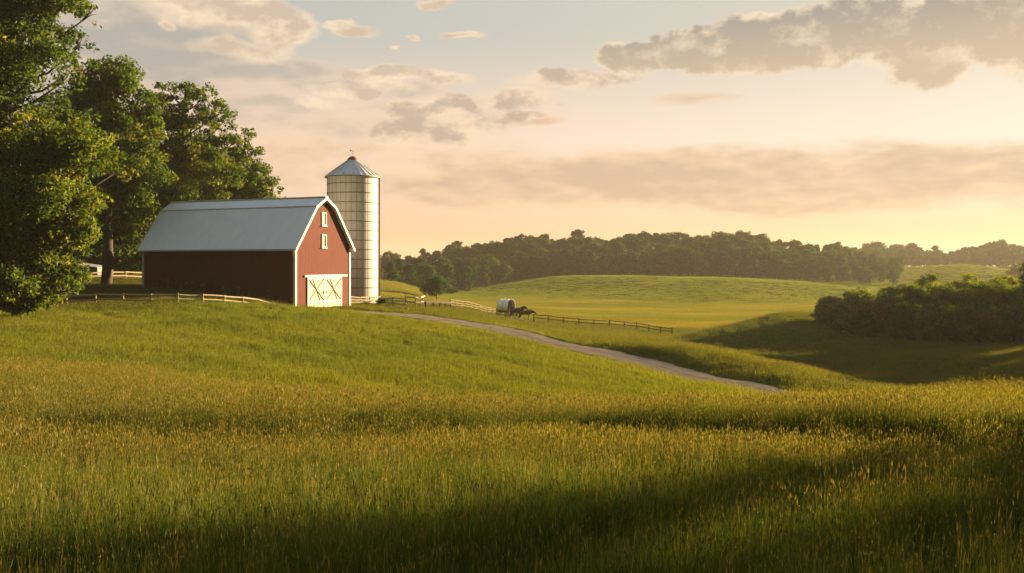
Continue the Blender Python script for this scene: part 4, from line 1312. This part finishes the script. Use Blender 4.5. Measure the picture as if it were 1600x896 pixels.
def in_buildings(x, y):
    c, s_ = math.cos(-BROT), math.sin(-BROT)
    lx = (x - BX.x) * c - (y - BX.y) * s_; ly = (x - BX.x) * s_ + (y - BX.y) * c
    b1 = (lx < .15) & (lx > -BL - .15) & (ly > -.15) & (ly < BW + .15)
    return b1 | ((x - SX) ** 2 + (y - SY) ** 2 < (SR + .2) ** 2)


def edge_y(x, y):             # far edge of the tall grass
    u = x / y
    return 43.5 + 1.6 * np.sin(u * 9 + .5) + .8 * np.sin(u * 31) + rng.normal(0, .5, x.shape)


# tall meadow grass near the camera
NEARP = [tuft('near_clump', 30, .17, .40, .74, .003, .0085, 4, 4, M['grass'], 400 + k, .36, .055, .0045) for k in range(6)]
BAREP = [tuft('leafy_clump', 34, .17, .35, .62, .004, .010, 4, 0, M['grass'], 410 + k, .42) for k in range(4)]
MIDP = [tuft('mid_clump', 34, .27, .36, .66, .006, .012, 3, 9, M['grass'], 420 + k, .3, .06, .008) for k in range(5)]


def stand(x, y):              # how tall the sward stands here: hollows, tufts and flattened patches
    return np.clip(.30 + .62 * fnoise(x, y, .42, 5.0) + .42 * fnoise(x, y, 1.7, 2.0) ** 1.5 - .25 * (fnoise(x, y, 3.1, 8.0) < .3), .28, 1.4)


x, y = sample(15000, 4.0, 19, -.85, .85, .8)
st = stand(x, y)
hue = np.clip(.05 + .5 * st + .35 * (fnoise(x, y, 2.2, 1.1) - .5) + rng.normal(0, .13, x.shape), 0, 1)
scatter('tall_grass', NEARP, x, y, hue, st * rng.uniform(.7, 1.25, x.shape), 'tall meadow grass with ripe seed heads filling the near field')
x, y = sample(17000, 4.0, 20, -.85, .85, .8)
st = stand(x, y)
hue = np.clip(-.05 + .38 * st + .35 * (fnoise(x, y, 2.2, 1.1) - .5) + rng.normal(0, .12, x.shape), 0, 1)
scatter('leafy_grass', BAREP, x, y, hue, st * rng.uniform(.6, 1.1, x.shape), 'green leafy grass between the seeding stems of the near field')
STALKP = [tuft('stalk_clump', 4, .1, .3, .5, .003, .006, 4, 4, M['grass'], 560 + k, .5, .040, .0030) for k in range(4)]
sx2, sy2 = sample(2600, 4.5, 27, -.8, .8, .9)
scatter('seeding_stalks', STALKP, sx2, sy2, np.clip(rng.normal(.75, .2, sx2.shape), 0, 1), rng.uniform(1.15, 1.75, sx2.shape), 'thin taller stalks with golden seed heads rising above the near grass')
HERBP = [tuft('herb_clump', 9, .12, .22, .48, .012, .024, 3, 8, M['grass'], 540 + k, .6, .018, .006) for k in range(4)]
hx, hy_ = sample(3200, 4.5, 26, -.8, .8, .9)
scatter('wild_herbs', HERBP, hx, hy_, np.clip(rng.normal(.35, .25, hx.shape), 0, 1), rng.uniform(.7, 1.35, hx.shape), 'broad-leaved weeds and small blooms among the tall grass')
x, y = sample(48000, 18, 47, -.8, .85, 1.0)
k_ = y < edge_y(x, y); x = x[k_]; y = y[k_]
hue = np.clip(fnoise(x, y, 4.5, 3.1) * .6 + rng.normal(0, .14, x.shape) - .02 + np.clip((y - 25) / 22, 0, .6), 0, 1)
scatter('tall_grass', MIDP, x, y, hue, rng.uniform(.55, 1.15, x.shape) * (.75 + .5 * fnoise(x, y, 2.6, 7.0)), 'pale band of seeding grass along the brow of the near field')

# green crop on the barn slope
CROPP = [tuft('crop_clump', 44, .42, .20, .44, .016, .028, 2, 4, M['crop'], 440 + k, .35, .05, .012) for k in range(5)]
x, y = sample(56000, 41, 112, -.85, .5, .9)
k_ = (road_dist(x, y) > HALF + .3) & ~in_buildings(x, y)
tram = np.zeros(x.shape, bool)
pxs = x / y * FPX + 800
for (pa, da, pb, db, wv) in [(548, 93, 520, 74, .16), (575, 93, 562, 76, .16), (588, 92, 583, 78, .14), (606, 91, 632, 71, .20), (640, 90, 690, 76, .18), (668, 88, 735, 74, .16), (700, 86, 800, 70, .14)]:
    f = (y - da) / (db - da)
    pc = pa + (pb - pa) * f + 4 * np.sin(f * 3.1)
    tram |= (np.abs((pxs - pc) / FPX * y) < wv * 1.4) & (f > 0) & (f < 1)
k_ &= ~tram | (rng.random(x.shape) < .25)
x = x[k_]; y = y[k_]
hue = np.clip(fnoise(x, y, 9, 2.4) * .75 + rng.normal(0, .13, x.shape) + .05, 0, 1)
scatter('green_crop', CROPP, x, y, hue, rng.uniform(.55, 1.2, x.shape) * (.65 + .7 * fnoise(x, y, 3.5, 9.0)) * np.clip(road_dist(x, y) / 4, .45, 1), 'short green crop on the slope below the barn')

# meadow beyond the lane
MEADP = [tuft('meadow_clump', 44, .75, .22, .42, .030, .055, 2, 6, M['golden'], 460 + k, .35, .08, .03) for k in range(5)]
x, y = sample(46000, 58, 165, -.2, .85, 1.2)
pxs = x / y * FPX + 800
rl = np.interp(pxs, [q[0] for q in ROAD], [q[1] for q in ROAD])
k_ = (y > rl + HALF) & (road_dist(x, y) > HALF + .25) & ~in_buildings(x, y)
k_ &= ~((np.abs(pxs - 812) < 36) & (y > 138) & (y < 152)) & (rng.random(x.shape) < np.clip(1.6 - y / 140, .3, 1))
x = x[k_]; y = y[k_]
hue = np.clip(fnoise(x, y, 14, 6.4) * .7 + rng.normal(0, .13, x.shape) + .1, 0, 1)
scatter('meadow_grass', MEADP, x, y, hue, rng.uniform(.6, 1.1, x.shape) * np.clip(road_dist(x, y) / 5, .4, 1) * .9, 'golden grass on the folds of the meadow beyond the lane')
HAYP = [tuft('hay_clump', 44, 1.0, .2, .36, .05, .09, 1, 0, M['hay'], 470 + k, .35) for k in range(4)]
x, y = sample(60000, 150, 316, -.16, .42, 1.0)
edge = y + 22 * (fnoise(x, y, 60, 2.0) - .5)
k_ = (edge > 166) & (edge < 304); x = x[k_]; y = y[k_]
hue = np.clip(fnoise(x, y * 2.2, 26, 3.4) * 1.3 - .12 + rng.normal(0, .12, x.shape), 0, 1)
scatter('hay_meadow', HAYP, x, y, hue, rng.uniform(.6, 1.1, x.shape), 'golden hay meadow lying flat between the wagon fence and the far hill')
FARP = [tuft('far_clump', 44, 1.6, .14, .28, .10, .17, 1, 0, M['crop'], 480 + k, .35) for k in range(4)]
x, y = sample(80000, 300, 620, -.75, .75, 1.7)
hue = np.clip(fnoise(x, y, 30, 8.4) * .5 + rng.normal(0, .1, x.shape) + .1, 0, 1)
scatter('hill_grass', FARP, x, y, hue, rng.uniform(.7, 1.1, x.shape), 'grass on the far green hills below the woods')
# grass and weeds left of and behind the barn
x, y = sample(12000, 84, 140, -.62, -.33, 1.0)
k_ = ~in_buildings(x, y); x = x[k_]; y = y[k_]
scatter('rough_grass', MEADP, x, y, np.clip(fnoise(x, y, 6, 1.4) * .5 + rng.normal(0, .1, x.shape), 0, 1), rng.uniform(.5, 1.0, x.shape), 'rough grass under the trees and along the barn wall')
WEEDP = [tuft('weed_clump', 16, .25, .5, 1.1, .03, .06, 3, 6, M['crop'], 500 + k, .4, .16, .05) for k in range(3)]
wx = []; wy = []
for q in range(34):
    f = rw.uniform(0, .72) if q < 26 else rw.uniform(.72, 1)
    wx.append(BX.x + (1 - f) * BL * -.896 + rw.uniform(-.2, .2)); wy.append(BX.y + (1 - f) * BL * .443 - rw.uniform(.3, .9))
wx = np.array(wx); wy = np.array(wy)
scatter('weeds', WEEDP, wx, wy, rng.uniform(.2, .8, len(wx)), rng.uniform(.5, 1.1, len(wx)), 'weeds growing along the foot of the barn side wall')

# ------------------------------------------------------------------ haze: one box of even, thin air round the whole place
m_, t, o = new_mat('warm_haze')
pv = t.n.new('ShaderNodeVolumePrincipled')
pv.inputs['Color'].default_value = (1.0, .93, .80, 1)
pv.inputs['Density'].default_value = HAZE
pv.inputs['Anisotropy'].default_value = .3
t.l.new(pv.outputs[0], o.inputs['Volume'])
zlo = float(Zg.min()) - 1.0
mb = MB(); mb.box((0, 960, (zlo + 30) / 2), (2400, 2100, 30 - zlo))
tag(mb.build('haze', m_), 'thin warm evening haze over the fields', kind='stuff')
